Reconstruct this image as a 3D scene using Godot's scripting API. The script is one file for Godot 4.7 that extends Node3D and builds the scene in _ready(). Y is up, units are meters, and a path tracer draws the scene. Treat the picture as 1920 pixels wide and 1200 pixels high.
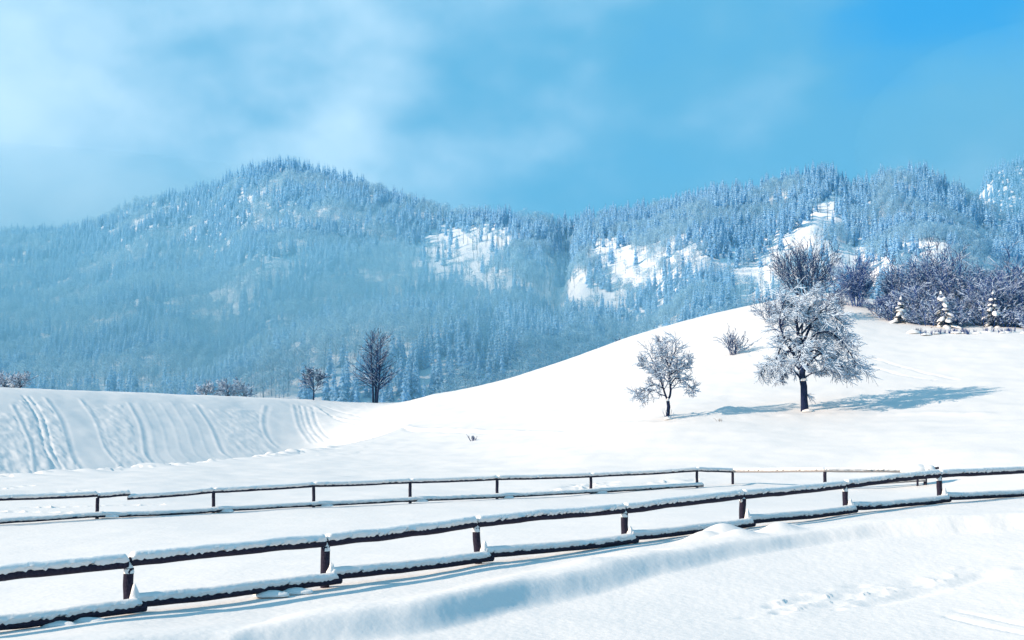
extends Node3D
# A snowy valley: paddock fences in front, a white hill with bare trees, forested mountains in haze behind.

const FOCAL := 2200.0            # focal length in pixels of a 1920 px wide picture
const EYE := Vector3(0.0, 3.8, 0.0)
const PITCH := 0.0613            # the camera looks up by this many radians

var noise_a := FastNoiseLite.new()
var noise_b := FastNoiseLite.new()
var noise_c := FastNoiseLite.new()
var taken := {}
var mat_snow: StandardMaterial3D
var mat_snow_cap: StandardMaterial3D
var mat_twig_snow: StandardMaterial3D
var mat_wood: StandardMaterial3D
var mat_sunlit_wood: StandardMaterial3D
var mat_bark: StandardMaterial3D
var mat_twig: StandardMaterial3D
var mat_brush: StandardMaterial3D
var mat_forest: StandardMaterial3D
var mat_straw: StandardMaterial3D
var mat_needle: StandardMaterial3D

# ------------------------------------------------------------------ camera arithmetic
func at(px: float, py: float, d: float) -> Vector3:       # the point at distance d that shows at this place
	var x := px - 960.0
	var y := 600.0 - py
	var fwd := FOCAL * cos(PITCH) - y * sin(PITCH)
	var up := FOCAL * sin(PITCH) + y * cos(PITCH)
	return Vector3(x / fwd * d, EYE.y + up / fwd * d, -d)

func pix(x: float, y: float, d: float) -> Vector2:        # and the other way round
	var u := y - EYE.y
	var f := d * cos(PITCH) + u * sin(PITCH)
	var v := u * cos(PITCH) - d * sin(PITCH)
	return Vector2(960.0 + x / f * FOCAL, 600.0 - v / f * FOCAL)

func curve(t: Array, x: float) -> float:                  # piecewise, eased, through [x, y, x, y ...]
	var n := t.size() / 2
	if x <= t[0]:
		return t[1]
	for i in range(1, n):
		if x <= t[2 * i]:
			var k: float = (x - t[2 * i - 2]) / (t[2 * i] - t[2 * i - 2])
			return lerpf(t[2 * i - 1], t[2 * i + 1], k)
	return t[2 * n - 1]

func smax(a: float, b: float, k: float) -> float:
	var h := clampf(0.5 + 0.5 * (a - b) / k, 0.0, 1.0)
	return lerpf(b, a, h) + k * h * (1.0 - h)

# ------------------------------------------------------------------ naming
func numbered(called: String) -> String:
	var k: int = taken.get(called, -1) + 1
	taken[called] = k
	return called if k == 0 else "%s_%03d" % [called, k]

func tag(o: Node3D, label: String, category: String, group := "") -> void:
	o.set_meta("label", label)
	o.set_meta("category", category)
	if group != "":
		o.set_meta("group", group)

func thing(called: String, where: Vector3, label: String, category: String, group := "") -> Node3D:
	var o := Node3D.new()
	o.name = numbered(called)
	add_child(o, true)
	o.position = where
	tag(o, label, category, group)
	return o

func part(called: String, mesh: Mesh, m: Material, parent: Node3D) -> MeshInstance3D:
	var o := MeshInstance3D.new()
	var key := str(parent.get_instance_id()) + called
	var k: int = taken.get(key, -1) + 1
	taken[key] = k
	o.name = called if k == 0 else "%s_%03d" % [called, k]
	o.mesh = mesh
	o.material_override = m
	parent.add_child(o, true)
	return o

func lone(called: String, mesh: Mesh, m: Material) -> MeshInstance3D:
	var o := MeshInstance3D.new()
	o.name = numbered(called)
	o.mesh = mesh
	o.material_override = m
	add_child(o, true)
	return o

func copy(o: Node3D, called: String, where: Vector3, turn: float, size: float, label: String, group := "") -> Node3D:
	var c: Node3D = o.duplicate()
	c.name = numbered(called)
	add_child(c, true)
	c.position = where
	c.rotation.y = turn
	c.scale = Vector3.ONE * size
	c.set_meta("label", label)
	if group != "":
		c.set_meta("group", group)
	return c

# ------------------------------------------------------------------ mesh building
class Shape:
	var v := PackedVector3Array()
	var n := PackedVector3Array()
	var c := PackedColorArray()
	var f := PackedInt32Array()
	var tint := Color(1, 1, 1)

	func vert(p: Vector3, nn: Vector3) -> int:
		v.append(p)
		n.append(nn)
		c.append(tint)
		return v.size() - 1

	func tri(a: int, b: int, d: int) -> void:
		f.append(a)
		f.append(b)
		f.append(d)

	func soft(a: Vector3, b: Vector3, d: Vector3, towards: Vector3) -> void:     # shaded as the tuft of shoots or snow it stands for
		var i := vert(a, towards)
		vert(b, towards)
		vert(d, towards)
		tri(i, i + 1, i + 2)

	func face(a: Vector3, b: Vector3, d: Vector3, towards: Vector3) -> void:
		var nn := (b - a).cross(d - a).normalized()
		if nn.dot(towards) < 0.0:
			nn = -nn
		var i := vert(a, nn)
		vert(b, nn)
		vert(d, nn)
		tri(i, i + 1, i + 2)

	func tube(pts: PackedVector3Array, radii: PackedFloat32Array, sides: int, flat := 1.0, cap := true) -> void:
		var count := pts.size()
		var first := v.size()
		var side := Vector3.ZERO
		for i in count:
			var d := (pts[mini(i + 1, count - 1)] - pts[maxi(i - 1, 0)]).normalized()
			if side == Vector3.ZERO:
				side = d.cross(Vector3.UP)
				if side.length() < 0.15:
					side = d.cross(Vector3.RIGHT)
			side = (side - d * side.dot(d)).normalized()
			var over := side.cross(d).normalized()
			for k in sides:
				var a := TAU * k / sides
				var o := side * cos(a) + over * sin(a)
				vert(pts[i] + (side * cos(a) + over * (sin(a) * flat)) * radii[i], o)
		for i in count - 1:
			for k in sides:
				var a := first + i * sides + k
				var b := first + i * sides + (k + 1) % sides
				f.append_array(PackedInt32Array([a, b, a + sides, b, b + sides, a + sides]))
		if cap:
			for e in 2:
				var i := 0 if e == 0 else count - 1
				var d := (pts[mini(i + 1, count - 1)] - pts[maxi(i - 1, 0)]).normalized() * (-1.0 if e == 0 else 1.0)
				var m := vert(pts[i] + d * radii[i] * 0.3, d)
				for k in sides:
					var a := first + i * sides + k
					var b := first + i * sides + (k + 1) % sides
					tri(m, a, b)

	func made() -> ArrayMesh:
		var arrays := []
		arrays.resize(Mesh.ARRAY_MAX)
		if v.is_empty():
			face(Vector3.ZERO, Vector3(0.01, 0, 0), Vector3(0, 0.01, 0), Vector3.UP)
		for i in range(0, f.size(), 3):                       # front faces run clockwise, as the normals say
			var p := v[f[i]]
			if (v[f[i + 1]] - p).cross(v[f[i + 2]] - p).dot(n[f[i]] + n[f[i + 1]] + n[f[i + 2]]) > 0.0:
				var swap := f[i + 1]
				f[i + 1] = f[i + 2]
				f[i + 2] = swap
		arrays[Mesh.ARRAY_VERTEX] = v
		arrays[Mesh.ARRAY_NORMAL] = n
		arrays[Mesh.ARRAY_COLOR] = c
		arrays[Mesh.ARRAY_INDEX] = f
		var m := ArrayMesh.new()
		m.add_surface_from_arrays(Mesh.PRIMITIVE_TRIANGLES, arrays)
		return m

func _ready() -> void:
	# ---------------- camera, sky, sun, air
	var cam := Camera3D.new()
	cam.name = "camera"
	cam.fov = rad_to_deg(2.0 * atan(600.0 / FOCAL))
	cam.position = EYE
	cam.rotation.x = PITCH
	cam.near = 0.5
	cam.far = 6000.0
	add_child(cam)
	cam.current = true
	var env := Environment.new()
	env.background_mode = Environment.BG_SKY
	env.tonemap_mode = Environment.TONE_MAPPER_LINEAR
	env.tonemap_exposure = 1.6
	env.sdfgi_enabled = true
	env.ssao_enabled = true
	env.ssil_enabled = true
	env.fog_enabled = true
	env.fog_density = 0.0002
	env.fog_light_color = Color(0.48, 0.83, 1.0)
	env.volumetric_fog_enabled = true
	env.volumetric_fog_density = 0.0
	var sky := Sky.new()
	var pan := PanoramaSkyMaterial.new()
	pan.panorama = sky_picture()
	pan.energy_multiplier = 1.15
	sky.sky_material = pan
	env.sky = sky
	var around := WorldEnvironment.new()
	around.name = "air"
	around.environment = env
	add_child(around)
	var sun := DirectionalLight3D.new()
	sun.name = "sun"
	sun.light_color = Color(1.0, 0.91, 0.82)
	sun.light_energy = 1.6
	sun.light_angular_distance = 0.5
	sun.shadow_enabled = true
	add_child(sun)
	sun.look_at_from_position(Vector3.ZERO, Vector3(1.7, -0.9, -0.4), Vector3.UP)

	noise_a.seed = 11
	noise_a.frequency = 1.0
	noise_a.fractal_octaves = 3
	noise_b.seed = 23
	noise_b.frequency = 1.0
	noise_b.fractal_octaves = 4
	noise_c.seed = 5
	noise_c.frequency = 1.0
	noise_c.fractal_type = FastNoiseLite.FRACTAL_NONE
	make_materials()
	# ---------------- the land
	solve_land()
	build_land()
	build_mountains()
	build_forest()
	build_mist()
	# ---------------- fences
	build_fences()
	# ---------------- trees and bushes
	build_trees()
	build_bushes()

# ------------------------------------------------------------------ the sky: air and clouds
func sky_picture() -> ImageTexture:
	var w := 2048
	var h := 1024
	var big := FastNoiseLite.new()
	big.seed = 41
	big.frequency = 2.1
	big.fractal_octaves = 5
	big.fractal_gain = 0.52
	big.domain_warp_enabled = true
	big.domain_warp_amplitude = 0.12
	big.domain_warp_frequency = 3.0
	var wisp := FastNoiseLite.new()
	wisp.seed = 77
	wisp.frequency = 5.0
	wisp.fractal_octaves = 6
	var gap := dir_of(21.5, 20.5)
	var bright := dir_of(-10.0, 12.5)
	var bright2 := dir_of(-22.0, 12.0)
	var data := PackedFloat32Array()
	data.resize(w * h * 4)
	for j in h:
		var el := PI * (0.5 - (j + 0.5) / h)
		if el < -0.01:
			for i in w:
				var q := (j * w + i) * 4
				data[q] = 0.42
				data[q + 1] = 0.58
				data[q + 2] = 0.7
				data[q + 3] = 1.0
			continue
		var y := sin(el)
		var r := cos(el)
		var high := clampf(y, 0.0, 1.0)
		var clear := Vector3(0.01, 0.2, 0.48).lerp(Vector3(0.01, 0.23, 0.5), exp(-high * 3.0))
		clear = clear.lerp(Vector3(0.2, 0.5, 0.75), exp(-high * 14.0))
		for i in w:
			var az := TAU * (i + 0.5) / w                      # the first column looks along -Z
			var dir := Vector3(sin(az) * r, y, -cos(az) * r)
			var sx := dir.x * 1.0
			var sy := dir.y * 1.7
			var sz := dir.z * 1.0
			var n1 := big.get_noise_3d(sx, sy, sz)
			var n2 := wisp.get_noise_3d(sx, sy, sz)
			var left := 0.5 + 0.5 * dir.dot(Vector3(-0.95, 0.0, -0.3))
			var g := exp(-(1.0 - dir.dot(gap)) / 0.0045)
			var cover := 0.9 + 0.55 * n1 + 0.3 * n2 + 0.3 * (left - 0.4) - 1.2 * g
			cover = smoothstep(0.0, 0.85, cover)
			var lit := 0.0 + 0.72 * smoothstep(0.5, 1.02, left) + 0.55 * n2 + 0.4 * n1
			lit += 0.34 * exp(-(1.0 - dir.dot(bright)) / 0.0028) * (0.75 + 1.3 * n2) + 0.1 * exp(-(1.0 - dir.dot(bright2)) / 0.005)
			lit = smoothstep(-0.15, 1.1, lit)
			var cloud := Vector3(0.078, 0.27, 0.43).lerp(Vector3(0.45, 0.59, 0.68), lit)
			var c := clear.lerp(cloud, cover * 0.95)
			var q := (j * w + i) * 4
			data[q] = c.x
			data[q + 1] = c.y
			data[q + 2] = c.z
			data[q + 3] = 1.0
	return ImageTexture.create_from_image(Image.create_from_data(w, h, false, Image.FORMAT_RGBAF, data.to_byte_array()))

func dir_of(az: float, el: float) -> Vector3:
	var a := deg_to_rad(az)
	var e := deg_to_rad(el)
	return Vector3(sin(a) * cos(e), sin(e), -cos(a) * cos(e))

# ------------------------------------------------------------------ materials
func lin(r: float, g: float, b: float) -> Color:
	return Color(r, g, b).linear_to_srgb()

func grain(freq: float, seed_at: int, low: Color, high: Color, octaves := 4) -> NoiseTexture2D:
	var n := FastNoiseLite.new()
	n.seed = seed_at
	n.frequency = freq
	n.fractal_octaves = octaves
	var t := NoiseTexture2D.new()
	t.width = 512
	t.height = 512
	t.seamless = true
	t.noise = n
	var ramp := Gradient.new()
	ramp.set_color(0, low)
	ramp.set_color(1, high)
	t.color_ramp = ramp
	return t

func relief(freq: float, seed_at: int, octaves: int) -> NoiseTexture2D:
	return grain(freq, seed_at, Color.BLACK, Color.WHITE, octaves)

func triplanar(m: StandardMaterial3D, size: Vector3) -> void:
	m.uv1_triplanar = true
	m.uv1_world_triplanar = true
	m.uv1_scale = size

func plain(color: Color, rough: float) -> StandardMaterial3D:
	var m := StandardMaterial3D.new()
	m.albedo_color = color
	m.roughness = rough
	m.metallic_specular = 0.3
	return m

func make_materials() -> void:
	mat_snow = plain(lin(0.675, 0.65, 0.63), 0.75)
	mat_snow.heightmap_enabled = true
	mat_snow.heightmap_texture = relief(0.02, 3, 5)
	mat_snow.heightmap_scale = 0.7
	triplanar(mat_snow, Vector3.ONE * 0.45)
	mat_snow_cap = plain(lin(0.715, 0.70, 0.685), 0.75)
	mat_snow_cap.heightmap_enabled = true
	mat_snow_cap.heightmap_texture = relief(0.05, 9, 4)
	mat_snow_cap.heightmap_scale = 0.6
	triplanar(mat_snow_cap, Vector3.ONE * 1.3)
	mat_wood = plain(Color.WHITE, 0.85)
	mat_wood.albedo_texture = grain(0.03, 6, lin(0.007, 0.006, 0.016), lin(0.04, 0.03, 0.05))
	mat_wood.heightmap_enabled = true
	mat_wood.heightmap_texture = relief(0.05, 19, 4)
	mat_wood.heightmap_scale = 1.2
	triplanar(mat_wood, Vector3(1.4, 1.0, 1.4))
	mat_sunlit_wood = plain(Color.WHITE, 0.85)  # sunlight painted in: lighter wood for the rails that face the sun
	mat_sunlit_wood.albedo_texture = grain(0.04, 8, lin(0.15, 0.125, 0.115), lin(0.5, 0.47, 0.45))
	triplanar(mat_sunlit_wood, Vector3(0.6, 4.0, 4.0))
	mat_bark = plain(Color.WHITE, 0.9)
	mat_bark.albedo_texture = grain(0.03, 16, lin(0.005, 0.008, 0.026), lin(0.014, 0.022, 0.075))
	triplanar(mat_bark, Vector3(2.0, 0.6, 2.0))
	mat_twig = plain(lin(0.012, 0.03, 0.11), 0.9)
	mat_brush = plain(lin(0.022, 0.06, 0.22), 0.9)
	mat_straw = plain(lin(0.16, 0.12, 0.1), 0.9)
	mat_needle = plain(lin(0.02, 0.026, 0.03), 0.9)
	mat_twig_snow = plain(lin(0.74, 0.86, 0.97), 0.8)
	mat_twig_snow.backlight_enabled = true
	mat_twig_snow.backlight = lin(0.6, 0.6, 0.6)
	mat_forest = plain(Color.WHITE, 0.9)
	mat_forest.vertex_color_use_as_albedo = true  # the trees' vertex colours carry painted blue haze and skylight
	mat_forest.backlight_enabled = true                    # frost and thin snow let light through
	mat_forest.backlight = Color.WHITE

# ------------------------------------------------------------------ the land
# Heights between surveyed points: a thin plate through [px, py, distance] readings, in log-distance axes.
const V0 := 1.25
const V1 := 6.6
const NV := 150
const NU := 150
const U1 := 1.7
var coarse := PackedFloat32Array()
const SURVEY := [
	0, 1200, 18, 480, 1200, 18, 960, 1200, 18, 1440, 1200, 18, 1920, 1200, 18,
	240, 1150, 20.1, 609, 1097, 22.9, 897, 1056, 25.6, 1171, 1022, 28.3, 1392, 990, 31.2, 1586, 965, 34.2, 1762, 944, 36.7, 1920, 930, 39,
	182, 972, 49, 400, 963, 51.5, 588, 952, 54, 769, 943, 56.5, 932, 936, 58.5, 1108, 927, 61, 1307, 915, 63.5, 1547, 917, 62, 1735, 913, 61, 1920, 908, 56,
	0, 1010, 42, 700, 1000, 38, 1100, 960, 45,
	0, 893, 82, 200, 880, 90, 420, 862, 105, 640, 838, 122, 960, 860, 95, 1250, 850, 84, 1500, 850, 78, 1800, 845, 70,
	700, 800, 150, 960, 800, 125, 1250, 783, 100, 1510, 770, 100, 1700, 775, 95, 1920, 788, 84, 1920, 715, 106, 1750, 735, 104, 1380, 776, 100,
	590, 757, 232, 703, 752, 235, 760, 748, 225, 870, 737, 215, 950, 718, 210, 1050, 690, 205, 1150, 651, 200, 1250, 618, 195, 1350, 591, 190, 1450, 569, 185, 1540, 549, 182,
	1150, 720, 140, 1375, 665, 138, 1440, 612, 150, 1620, 640, 135,
	1640, 597, 150, 1700, 612, 145, 1800, 619, 140, 1920, 622, 135,
]
const SURVEY_AWAY := [       # x, height, distance
	0, 2.2, 0, 0, 1.1, 10, -14, 1.0, 8, 16, 1.2, 8, -40, 0.0, 20, 50, 1.0, 28, -90, -2.2, 80, -70, -2.2, 110, -50, -2.0, 150, -150, -2, 160, 95, 11, 90, 130, 15, 140, 190, 22, 200,
	-300, -4, 300, -120, -5, 400, -20, -3, 290, 20, -1, 270, 60, 8, 240, 90, 15, 220, 120, 14, 200, 90, 12, 170, 260, 10, 400, 60, -8, 420, 0, -12, 600, -300, -12, 600, 300, -8, 600,
]

func solve_land() -> void:
	var us := PackedFloat64Array()
	var vs := PackedFloat64Array()
	var hs := PackedFloat64Array()
	for i in SURVEY.size() / 3:
		var p := at(SURVEY[3 * i], SURVEY[3 * i + 1], SURVEY[3 * i + 2])
		us.append(p.x / (30.0 - p.z))
		vs.append(log(30.0 - p.z))
		hs.append(p.y)
	for i in SURVEY_AWAY.size() / 3:
		us.append(SURVEY_AWAY[3 * i] / (30.0 + SURVEY_AWAY[3 * i + 2]))
		vs.append(log(30.0 + SURVEY_AWAY[3 * i + 2]))
		hs.append(SURVEY_AWAY[3 * i + 1])
	var n := us.size()
	var m := n + 3
	var rows := []
	for i in n:
		var row := PackedFloat64Array()
		for j in n:
			row.append(plate(us[i] - us[j], vs[i] - vs[j]) + (0.002 if i == j else 0.0))
		row.append_array(PackedFloat64Array([1.0, us[i], vs[i], hs[i]]))
		rows.append(row)
	for k in 3:
		var row := PackedFloat64Array()
		for j in n:
			row.append(1.0 if k == 0 else us[j] if k == 1 else vs[j])
		row.append_array(PackedFloat64Array([0.0, 0.0, 0.0, 0.0]))
		rows.append(row)
	for i in m:                                            # elimination with row exchange
		var best := i
		for r in range(i, m):
			if absf(rows[r][i]) > absf(rows[best][i]):
				best = r
		var swap = rows[i]
		rows[i] = rows[best]
		rows[best] = swap
		var pr: PackedFloat64Array = rows[i]
		for r in range(i + 1, m):
			var rr: PackedFloat64Array = rows[r]
			var k: float = rr[i] / pr[i]
			if k != 0.0:
				for c in range(i, m + 1):
					rr[c] -= k * pr[c]
				rows[r] = rr
	var w := PackedFloat64Array()
	w.resize(m)
	for i in range(m - 1, -1, -1):
		var s: float = rows[i][m]
		for c in range(i + 1, m):
			s -= rows[i][c] * w[c]
		w[i] = s / rows[i][i]
	coarse.resize(NU * NV)
	for j in NV:
		var v := lerpf(V0, V1, j / float(NV - 1))
		for i in NU:
			var u := lerpf(-U1, U1, i / float(NU - 1))
			var h: float = w[n] + w[n + 1] * u + w[n + 2] * v
			for k in n:
				h += w[k] * plate(u - us[k], v - vs[k])
			coarse[j * NU + i] = h

func plate(du: float, dv: float) -> float:
	var r2 := du * du * 6.0 + dv * dv
	return 0.5 * r2 * log(r2 + 1e-9)

func cubic(a: float, b: float, c: float, d: float, t: float) -> float:
	return b + 0.5 * t * (c - a + t * (2.0 * a - 5.0 * b + 4.0 * c - d + t * (3.0 * (b - c) + d - a)))

func coarse_row(d: float) -> PackedFloat32Array:          # heights across, at one distance
	var v := clampf((log(d + 30.0) - V0) / (V1 - V0) * (NV - 1), 1.0, NV - 3.001)
	var j := int(v)
	var t := v - j
	var out := PackedFloat32Array()
	out.resize(NU)
	for i in NU:
		var q := (j - 1) * NU + i
		out[i] = cubic(coarse[q], coarse[q + NU], coarse[q + 2 * NU], coarse[q + 3 * NU], t)
	return out

func across(row: PackedFloat32Array, x: float, d: float) -> float:
	var u := clampf((x / (d + 30.0) / U1 * 0.5 + 0.5) * (NU - 1), 1.0, NU - 3.001)
	var i := int(u)
	return cubic(row[i - 1], row[i], row[i + 1], row[i + 2], u - i)

# The groomed bank on the left: from its crest it falls down to the right.
func bank(x: float, d: float) -> float:
	var crest_along := (x + 80.0) * 0.66 + (d - 178.0) * 0.75
	var w := (x + 80.0) * 0.75 - (d - 178.0) * 0.66        # metres downhill of the crest line
	var top := 4.3 - 0.036 * crest_along
	var bend := 5.0
	var fall := 0.5 * (w + sqrt(w * w + bend * bend)) * 0.36 - 0.5 * bend * 0.36
	if w < 0.0:
		fall += 0.02 * -w
	return maxf(top - fall, -14.0 + 0.02 * w)

func terrace_edge(px: float) -> float:                    # how far the flat field goes before the land drops
	return curve([-900, 66, 0, 82, 200, 90, 420, 105, 640, 124, 800, 150, 1000, 200], px)

func land_from(base: float, x: float, d: float) -> float:
	if d < 60.0 or d > 420.0:
		return base
	var px := 960.0 + x / d * FOCAL
	if px > 820.0:
		return base
	var beyond := d - terrace_edge(px)
	if beyond < 0.0:
		return base
	var k := smoothstep(0.0, 9.0, beyond) * smoothstep(820.0, 520.0, px)
	var b := bank(x, d)
	return lerpf(base, b, k)

func land(x: float, d: float) -> float:
	return land_from(across(coarse_row(d), x, d), x, d)

func ground_at(px: float, py: float, from := 12.0, to := 420.0) -> Vector3:
	var d := from
	var step := 0.25
	var last := d
	while d < to:
		var p := at(px, py, d)
		if land(p.x, d) >= p.y:
			var lo := last
			var hi := d
			for k in 12:
				var mid := 0.5 * (lo + hi)
				var q := at(px, py, mid)
				if land(q.x, mid) >= q.y:
					hi = mid
				else:
					lo = mid
			var r := at(px, py, hi)
			return Vector3(r.x, land(r.x, hi), -hi)
		last = d
		d += step
		step = maxf(0.25, d * 0.006)
	var e := at(px, py, to)
	return Vector3(e.x, land(e.x, to), -to)

func stand(px: float, d: float) -> Vector3:               # on the snow, at this distance
	var x := (px - 960.0) / FOCAL * d
	var y := land(x, d)
	x = at(px, 0, d).x
	var p := pix(0.0, y, d)
	x = at(px, p.y, d).x
	return Vector3(x, land(x, d), -d)

var rows_at := PackedFloat32Array()
var cols_at := PackedFloat32Array()
var heights := PackedFloat32Array()
var marks := PackedFloat32Array()
const NEARBY := 4.0

func stamp(x: float, d: float, r: float, h: float, long := 1.0, turn := 0.0) -> void:
	var reach := r * maxf(1.0, long) * 2.2
	var cols := cols_at.size()
	var j := rows_at.bsearch(d - reach)
	var ct := cos(turn)
	var st := sin(turn)
	while j < rows_at.size() and rows_at[j] < d + reach:
		var s := rows_at[j] + NEARBY
		var i := cols_at.bsearch((x - reach) / s)
		while i < cols and cols_at[i] * s < x + reach:
			var dx := cols_at[i] * s - x
			var dd := rows_at[j] - d
			var a := (dx * ct + dd * st) / (r * long)
			var b := (dd * ct - dx * st) / r
			var e := h * exp(-(a * a + b * b) * 1.4)
			var q := j * cols + i
			if absf(e) > absf(marks[q]):
				marks[q] = e
			i += 1
		j += 1

func furrow(points: PackedVector3Array, r: float, h: float, offset := 0.0, wobble := 0.0) -> void:
	for k in points.size() - 1:
		var a := points[k]
		var b := points[k + 1]
		var len := a.distance_to(b)
		var dir := (b - a).normalized()
		var side := Vector3(-dir.z, 0, dir.x)
		var steps := maxi(1, int(len / (r * 1.3)))
		for s in steps:
			var p := a.lerp(b, s / float(steps)) + side * (offset + wobble * noise_c.get_noise_2d(p_of(a, s), k * 3.0))
			stamp(p.x, -p.z, r, h * (1.0 + 0.5 * noise_c.get_noise_2d(p.x * 0.7, p.z * 0.7)), 1.6, atan2(-dir.z, dir.x))

func p_of(a: Vector3, s: int) -> float:
	return a.x * 0.3 + s * 0.21

func trail(flat: Array) -> PackedVector3Array:            # a smooth line on the snow through [px, py, ...]
	var out := PackedVector3Array()
	var n := flat.size() / 2
	for i in n - 1:
		var i0 := maxi(i - 1, 0)
		var i3 := mini(i + 2, n - 1)
		for s in 6:
			var t := s / 6.0
			out.append(ground_at(cubic(flat[2 * i0], flat[2 * i], flat[2 * i + 2], flat[2 * i3], t), cubic(flat[2 * i0 + 1], flat[2 * i + 1], flat[2 * i + 3], flat[2 * i3 + 1], t)))
	out.append(ground_at(flat[2 * n - 2], flat[2 * n - 1]))
	return out

const STRIPS := [            # edges of the groomed strips, from the crest down
	[-60, 745, -30, 790, -12, 840, 0, 885],
	[22, 760, 42, 800, 58, 840, 62, 885],
	[83, 746, 112, 790, 130, 850, 152, 884],
	[150, 750, 178, 790, 196, 840, 226, 878],
	[240, 756, 262, 800, 270, 850, 284, 868],
	[365, 758, 393, 800, 412, 845, 430, 858],
	[496, 760, 490, 790, 500, 822, 520, 840],
	[548, 758, 558, 800, 580, 832],
]

func edge_px(strip: Array, py: float) -> float:
	for i in strip.size() / 2 - 1:
		if py <= strip[2 * i + 3] or i == strip.size() / 2 - 2:
			return lerpf(strip[2 * i], strip[2 * i + 2], clampf((py - strip[2 * i + 1]) / (strip[2 * i + 3] - strip[2 * i + 1]), -0.5, 1.3))
	return 0.0

func build_land() -> void:
	var d := -1.0
	while d < 600.0:
		rows_at.append(d)
		d += 1.0 if d < 14.0 else 0.11 if d < 42.0 else 0.2 if d < 66.0 else 0.5 if d < 125.0 else 0.62 if d < 245.0 else 6.0
	var w := -3.0
	while w <= 3.001:
		cols_at.append(w)
		w += 0.12 if absf(w + 0.001) > 0.56 else 0.00128
	var nr := rows_at.size()
	var nc := cols_at.size()
	heights.resize(nr * nc)
	marks.resize(nr * nc)
	draw_marks()
	var shelf := trail([430, 1226, 600, 1198, 800, 1166, 950, 1134, 1100, 1098, 1250, 1066, 1400, 1036, 1500, 1021, 1700, 1000, 1925, 985])
	var shelf_w := PackedFloat32Array()                    # the road's edge: distance as a function of x
	var pos := PackedVector3Array()
	pos.resize(nr * nc)
	for j in nr:
		d = rows_at[j]
		var row := coarse_row(d)
		var s := d + NEARBY
		var fine := d < 70.0
		for i in nc:
			var x := cols_at[i] * s
			var h := land_from(across(row, x, d), x, d)
			var q := j * nc + i
			if d > 2.0 and d < 260.0:
				h += 0.07 * noise_a.get_noise_2d(x * 0.11, d * 0.11) * (1.0 if d < 60.0 else 2.0)
				if d < 48.0:
					h += shelf_step(shelf, x, d)
				if fine:
					h += 0.009 * noise_b.get_noise_2d(x * 0.9, d * 0.9)
				elif d > 110.0 and x < -15.0:
					h += strip_relief(x, h, d)
				else:
					h += 0.03 * noise_b.get_noise_2d(x * 0.22, d * 0.3)
			h += marks[q]
			pos[q] = Vector3(x, h, -d)
	finish_grid("snow_field", pos, nr, nc, mat_snow)

func shelf_step(line: PackedVector3Array, x: float, d: float) -> float:
	var n := line.size()
	var edge: float
	if x <= line[0].x:
		edge = -line[0].z + (x - line[0].x) * 0.55
	elif x >= line[n - 1].x:
		edge = -line[n - 1].z + (x - line[n - 1].x) * 0.7
	else:
		var lo := 0
		var hi := n - 1
		while hi - lo > 1:
			var mid := (lo + hi) / 2
			if line[mid].x <= x:
				lo = mid
			else:
				hi = mid
		edge = -lerpf(line[lo].z, line[hi].z, (x - line[lo].x) / maxf(line[hi].x - line[lo].x, 0.001))
	edge += 0.5 * noise_a.get_noise_2d(x * 0.16, 7.0) + 0.04 * noise_a.get_noise_2d(x * 0.8, 3.0)
	var across_it := (d - edge) * 0.78
	if across_it < -6.0 or across_it > 6.0:
		return 0.0 if across_it < 0.0 else 0.0
	var size := curve([-8, 0.3, -2.5, 0.42, 0.5, 0.42, 2.5, 0.33, 4.5, 0.28, 7.0, 0.34, 10, 0.38, 18, 0.4], x) * (1.0 + 0.3 * noise_a.get_noise_2d(x * 0.22, 31.0))
	# a rim that stands a little above the paddock side, a short steep face, then the road's snow
	var face := curve([2.0, 0.85, 6.0, 0.45], x)
	var rise := smoothstep(-face, 0.15, across_it) * (1.0 - smoothstep(0.15, 2.6, across_it))
	var dip := -0.03 * exp(-pow((across_it + 1.05) / 0.6, 2.0))
	return size * (rise * 0.75 + dip)

func strip_relief(x: float, h: float, d: float) -> float:
	var p := pix(x, h, d)
	if p.x > 700.0 or p.y < 736.0:
		return 0.0
	var rough := 0.0
	var e: Array = []
	for s in STRIPS:
		e.append(edge_px(s, p.y))
	if p.x < e[1] - 6.0 and p.y > 775.0:
		rough = 1.0
	elif p.x > e[1] + 10.0 and p.x < e[2] - 3.0 and p.y > 752.0:
		rough = 1.1
	elif p.x > e[3] + 4.0 and p.x < e[4] - 14.0 and p.y > 760.0:
		rough = 0.85
	elif p.x > e[5] + 22.0 and p.x < e[6] - 8.0 and p.y > 768.0:
		rough = 0.7
	elif p.x > e[7] + 8.0:
		rough = 0.35
	if rough == 0.0:
		return 0.02 * noise_b.get_noise_2d(x * 0.15, d * 0.15)
	return rough * (0.14 * noise_b.get_noise_2d(x * 0.42 + d * 0.2, d * 0.34) + 0.03)

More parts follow.
